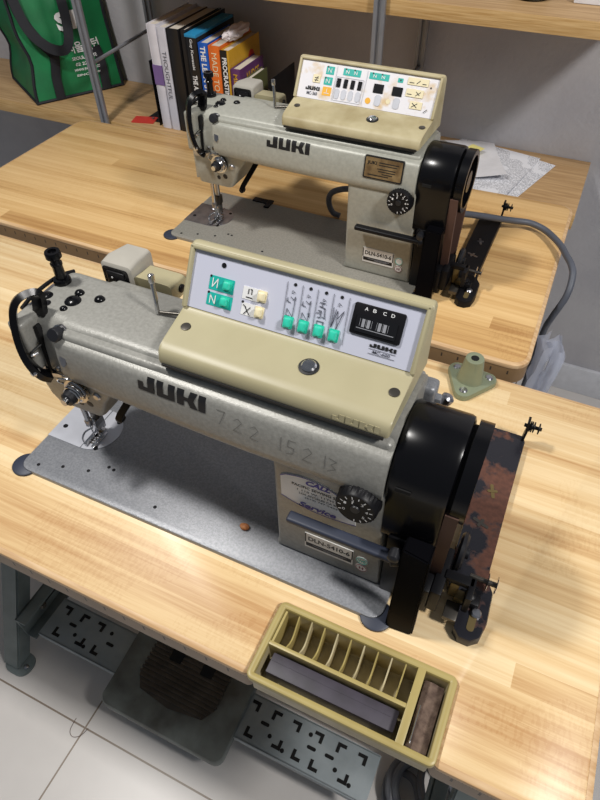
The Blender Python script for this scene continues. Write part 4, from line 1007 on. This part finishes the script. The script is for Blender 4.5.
bm = nb(); bx(bm, -.3792, -.3488, Y-.0016, Y+.172, z+.221, z+.2275, .001); obj('blue_top', bm, 'bk_cyan', cv)
b, cv, z = book(-.346, -.3215, Y, .145, .213, 'bk_blue', 'blue book with white spine title beside the orange book', lean=0, titles=(('THE LEAN STARTUP', .006, .155, .014, 'white', .03),))
b, cv, z = book(-.3195, -.2905, Y, .15, .210, 'bk_orange', 'orange book with faint pale spine title', lean=0, titles=(('MADE TO STICK', .014, .14, .014, 'cream', 0),))
b, cv, z = book(-.2885, -.2675, Y, .15, .204, 'bk_yellow', 'yellow book with a black spine and white title', lean=0, titles=(('PROCRASTINATION', .014, .13, .012, 'white', .03),))
bm = nb(); bx(bm, -.2888, -.2715, Y-.0014, Y+.002, z, z+.204); obj('black_spine', bm, 'bk_black', cv)
for o_ in [o_ for o_ in cv.children if o_.name.startswith('spine_lettering')]: o_.location.y -= .001
bm = nb(); disc(bm, rightF((-.2675, Y+.105, z+.165)), 0, 0, .014, 0, .0006, 20); obj('cover_roundel', bm, 'redcard', cv)
b, cv, z = book(-.2650, -.241, Y, .115, .168, 'bk_purple', 'small purple book with yellow lettering, right of the yellow book', titles=(('MINDSET', .01, .07, .011, 'bk_yellow', .02),))
bm = nb(); join(bm, text_bm('NUDGE', rightF((-.2410, Y, z)), .03, .132, .06, .022, .0006, .03)); obj('cover_lettering', bm, 'bk_yellow', cv)
b, cv, z = book(-.2385, -.2245, Y+.002, .10, .146, 'bk_olive', 'thin olive green booklet, rightmost and shortest in the row')
def bookend(x, label, dirx):
    b = thing('bookend', label, 'bookend', (x, 1.10, SL), group='black sheet-metal bookends')
    bm = nb(); bx(bm, x-.001, x+.001, 1.035, 1.165, SL+.0004, SL+.155, .0004); obj('upright_plate', bm, 'blackm', b)
    bm = nb(); bx(bm, min(x, x+dirx*.06), max(x, x+dirx*.06), 1.05, 1.15, SL+.0001, SL+.0004); obj('base_tongue', bm, 'blackm', b)
bookend(-.4955, 'black bookend at the left end of the book row', -1)
bookend(-.168, 'black bookend at the right end of the book row', 1)
bm = nb(); t = bmesh.new(); bmesh.ops.create_icosphere(t, subdivisions=4, radius=1)
for v in t.verts:
    n_ = v.co.normalized(); d = 1+.35*mnoise.noise(n_*2.2)+.2*abs(mnoise.noise(n_*5))
    v.co = V((n_.x*.016*d, n_.y*.05*d, n_.z*.013*d))+V((-.285, 1.105, SL+.2235))
join(bm, t); ti = obj('crumpled_tissue', bm, 'tissue', at=(-.285, 1.105, SL+.212)); tag(ti, 'crumpled white tissue lying on top of the orange and yellow books', 'tissue')
rc = thing('red_tag', 'flat red tag lying on the lower shelf left of the books', 'tag', (-.55, 1.045, SL))
bm = nb(); prism(bm, flatF((-.553, 1.047, SL), .25), rr(0, 0, .062, .040, .003), .0003, .0014); obj('card', bm, 'redcard', rc)
bm = nb(); lathe(bm, flatF((-.536, 1.062, SL)), [(.004, .0014), (.004, .003), (.002, .0035)], 12); obj('eyelet', bm, 'steel', rc)

# papers at the right end of the lower shelf
def sheet(cx, cy, w, h, ang, z, m, label, curl=0):
    bm = nb(); n = 8; f_ = flatF((cx, cy, SL), ang); rows = []
    for i in range(n+1):
        rows.append([f_.p((i/n-.5)*w, (j/n-.5)*h, z+curl*((i/n)*(1-j/n))**2) for j in range(n+1)])
    loft(bm, rows, caps=False, closed=False)
    t = bmesh.new(); join(t, bm); bm = t
    geom = bmesh.ops.solidify(bm, geom=bm.faces[:], thickness=.0003)
    o_ = obj('paper_sheet', bm, m, at=(cx, cy, SL)); tag(o_, label, 'paper', 'papers on the lower shelf'); o_.location = (cx, cy, SL)
    return o_
sheet(.345, 1.12, .20, .25, -.28, .0008, 'print', 'printed sheet at the bottom of the paper pile, jutting farthest right', 0)
sheet(.318, 1.132, .20, .24, -.18, .0018, 'print', 'printed sheet in the middle of the paper pile behind the farther machine', .004)
sheet(.262, 1.150, .19, .20, .35, .0032, 'paper', 'blank white sheet topmost of the paper pile, turned askew', .016)
bm = nb(); rbox(bm, flatF((.285, 1.185, SL), -.4), 0, 0, .035, .05, .0150, .0153, .001)
sn = obj('yellow_note', bm, 'cream', at=(.285, 1.185, SL+.015)); flat('note', 236, 226, 140); sn.data.materials[0] = M['note']; tag(sn, 'pale yellow note lying on the white paper pile', 'note')

# things whose lower ends show on the upper shelf
jar = thing('glass_jar', 'dark round glass jar standing on the upper shelf', 'jar', (.350, 1.105, UZ))
bm = nb(); lathe(bm, flatF((.350, 1.105, UZ)), [(.028, .0004), (.033, .003), (.034, .012), (.034, .09), (.026, .105), (.026, .12), (1e-5, .12)], 30); obj('jar_body', bm, 'glass', jar)
bm = nb(); lathe(bm, flatF((.350, 1.105, UZ+.118)), [(.028, 0), (.028, .014), (1e-5, .015)], 30); obj('jar_lid', bm, 'blackm', jar)
bm = nb(); bx(bm, .425, .52, 1.095, 1.19, UZ+.0003, UZ+.045, .002); wb = obj('white_box', bm, 'paper', at=(.47, 1.14, UZ)); tag(wb, 'white box at the right on the upper shelf', 'box')

# ------------------------------------------------------------------ green shopping bag
gb = thing('shopping_bag', 'large green non-woven shopping bag with black straps on the lower shelf', 'bag', (-.92, 1.12, SL))
A_, B_ = V((-.883, 1.012, SL+.001)), V((-.752, 1.225, SL+.001))
side = (B_-A_); back = V((-side.y, side.x, 0)).normalized()*.24
Hb = .37
def bagp(u, v, t_):            # u along the printed face, v depth, t height 0..1
    p = A_+side*u+back*v
    p = p.lerp(A_+side*(.5+(u-.5)*.94)+back*(.5+(v-.5)*.55), t_)
    bul = math.sin(PI*min(max(u, 0), 1))*math.sin(PI*t_)
    p += (-back.normalized())*(.018*bul*(1-2*v))
    p.z = SL+.001+Hb*t_
    p += side.normalized()*(.016*math.exp(-((t_-.26)/.13)**2)*(1-u))
    w_ = mnoise.noise(V((u*3, v*3, t_*4)))*.012*math.sin(PI*min(1, t_*1.4)); p += V((w_, w_*.6, 0))
    return p
def panel_bm(fn, nu=14, nt=16):
    bm = nb(); loft(bm, [[fn(i/nu, k/nt) for i in range(nu+1)] for k in range(nt+1)], caps=False, closed=False); return bm
obj('front_panel', panel_bm(lambda u, t_: bagp(u, 0, t_)), 'green', gb, angle=180)
obj('back_panel', panel_bm(lambda u, t_: bagp(u, 1, t_)), 'green', gb, angle=180)
def guss(u0, s): 
    def fn(v, t_):
        p = bagp(u0, v, t_); q = side.normalized()*(s*(.045*math.sin(PI*v)*t_)); return p+q
    return fn
obj('gusset', panel_bm(guss(0, 1)), 'green_d', gb, angle=180); obj('gusset', panel_bm(guss(1, -1)), 'green_d', gb, angle=180)
bm = nb(); bm.faces.new([bm.verts.new(p+V((0, 0, .001))) for p in (bagp(0, 0, 0), bagp(1, 0, 0), bagp(1, 1, 0), bagp(0, 1, 0))]); obj('bottom_panel', bm, 'green_d', gb)
for fn in (lambda t_: bagp(0, 0, t_), lambda t_: bagp(1, 0, t_), lambda t_: bagp(0, 1, t_)):
    bm = nb(); tube(bm, [fn(k/16) for k in range(17)], .0042, 6); obj('seam_binding', bm, 'webbing', gb)
bm = nb(); tube(bm, [bagp(k/12, 0, 0)+V((0, 0, .003)) for k in range(13)], .0042, 6); tube(bm, [bagp(0, k/12, 0)+V((0, 0, .003)) for k in range(13)], .0042, 6); obj('seam_binding', bm, 'webbing', gb)
nrm = (-back).normalized()
def strap(pts, name='strap'):
    bm = nb(); P = smoothpath(pts, 6)
    secs = []
    for i, p in enumerate(P):
        t_ = (P[min(i+1, len(P)-1)]-P[max(i-1, 0)]).normalized(); s_ = t_.cross(nrm).normalized()*.0125
        secs.append([p-s_, p+s_, p+s_+nrm*.0018, p-s_+nrm*.0018])
    loft(bm, secs); return obj(name, bm, 'webbing', gb)
o3 = nrm*.0035
for u in (.26, .80):
    strap([bagp(u, 0, t_)+o3 for t_ in (0.005, .08, .16, .24, .30)])
strap([bagp(.26, 0, .30)+o3, bagp(.17, 0, .42)+nrm*.008, bagp(.09, 0, .56)+nrm*.010, bagp(.05, 0, .74)+nrm*.010, bagp(.03, 0, .97)+nrm*.010], 'handle')
strap([bagp(.04, 0, .80)+nrm*.02, bagp(.10, 0, .52)+nrm*.026, bagp(.20, 0, .385)+nrm*.028, bagp(.33, 0, .34)+nrm*.028, bagp(.46, 0, .38)+nrm*.026, bagp(.53, 0, .52)+nrm*.02, bagp(.55, 0, .80)+nrm*.015], 'handle')
gf = F(bagp(.30, 0, .25)+nrm*.010, (bagp(.85, 0, .25)-bagp(.30, 0, .25)), (bagp(.3, 0, .8)-bagp(.3, 0, .25)))
def on_bag(bm, m, nm):
    """press lettering on to the bag's bulging face"""
    for v in bm.verts:
        pass
    return obj(nm, bm, m, gb)
def bag_text(body, u0, u1, t0, t1, m='white', bold=.02):
    ff = F((0, 0, 0), (1, 0, 0), (0, 1, 0)); bm = text_bm(body, ff, 0, 0, 1, 1, 0, bold)
    for v in bm.verts: v.co = bagp(u0+(u1-u0)*v.co.x, 0, t0+(t1-t0)*v.co.y)+nrm*.004
    return obj('bag_lettering', bm, m, gb, angle=180)
bag_text('S', .43, .56, .435, .55, bold=.05); bag_text('P', .60, .73, .435, .55, bold=.05)
bag_text('서울패턴', .44, .86, .285, .355, bold=.02)
bag_text('SEOUL PATTERN', .47, .84, .24, .262); bag_text('02 2234 5678', .50, .80, .20, .222); bag_text('WWW.PATTERN.CO.KR', .48, .82, .165, .183); bag_text('SINCE 1990', .50, .78, .13, .145)

# ------------------------------------------------------------------ light, world, camera
w = bpy.data.worlds.new('World'); bpy.context.scene.world = w; w.use_nodes = True
w.node_tree.nodes['Background'].inputs[0].default_value = (.80, .88, 1.0, 1); w.node_tree.nodes['Background'].inputs[1].default_value = .155
def area(name, loc, target, sx, sy, power, col):
    l = bpy.data.lights.new(name, 'AREA'); l.shape = 'RECTANGLE'; l.size = sx; l.size_y = sy; l.energy = power; l.color = col
    o_ = bpy.data.objects.new(name, l); C.objects.link(o_); o_.location = loc
    o_.rotation_euler = (V(target)-V(loc)).to_track_quat('-Z', 'Y').to_euler(); return o_
area('ceiling_light_left', (-.42, -.03, 1.65), (-.42, -.03, 0), .17, .17, 25, (1, .97, .93))
area('ceiling_light_right', (1.65, -.12, 1.65), (.6, .4, 0), .25, .25, 32, (1, .97, .94))

cam = bpy.data.cameras.new('Camera'); co_ = bpy.data.objects.new('Camera', cam); C.objects.link(co_)
yaw, pitch, roll = .4477843570, .8221508094, -.0181193191
cy, sy, cp, sp_, cr, sr = math.cos(yaw), math.sin(yaw), math.cos(pitch), math.sin(pitch), math.cos(roll), math.sin(roll)
fwd = V((-sy*cp, cy*cp, -sp_)); r0 = V((cy, sy, 0)); u0 = r0.cross(fwd); right = r0*cr+u0*sr; up = -r0*sr+u0*cr
co_.matrix_world = Matrix(((right.x, up.x, -fwd.x, .5166173), (right.y, up.y, -fwd.y, -.2620402), (right.z, up.z, -fwd.z, .6121650), (0, 0, 0, 1)))
cam.sensor_fit = 'VERTICAL'; cam.sensor_height = 24; cam.sensor_width = 18; cam.lens = 608.01/800*24; cam.clip_start = .01
bpy.context.scene.camera = co_
vs = bpy.context.scene.view_settings; vs.view_transform = 'Standard'; vs.look = 'None'; vs.exposure = 0
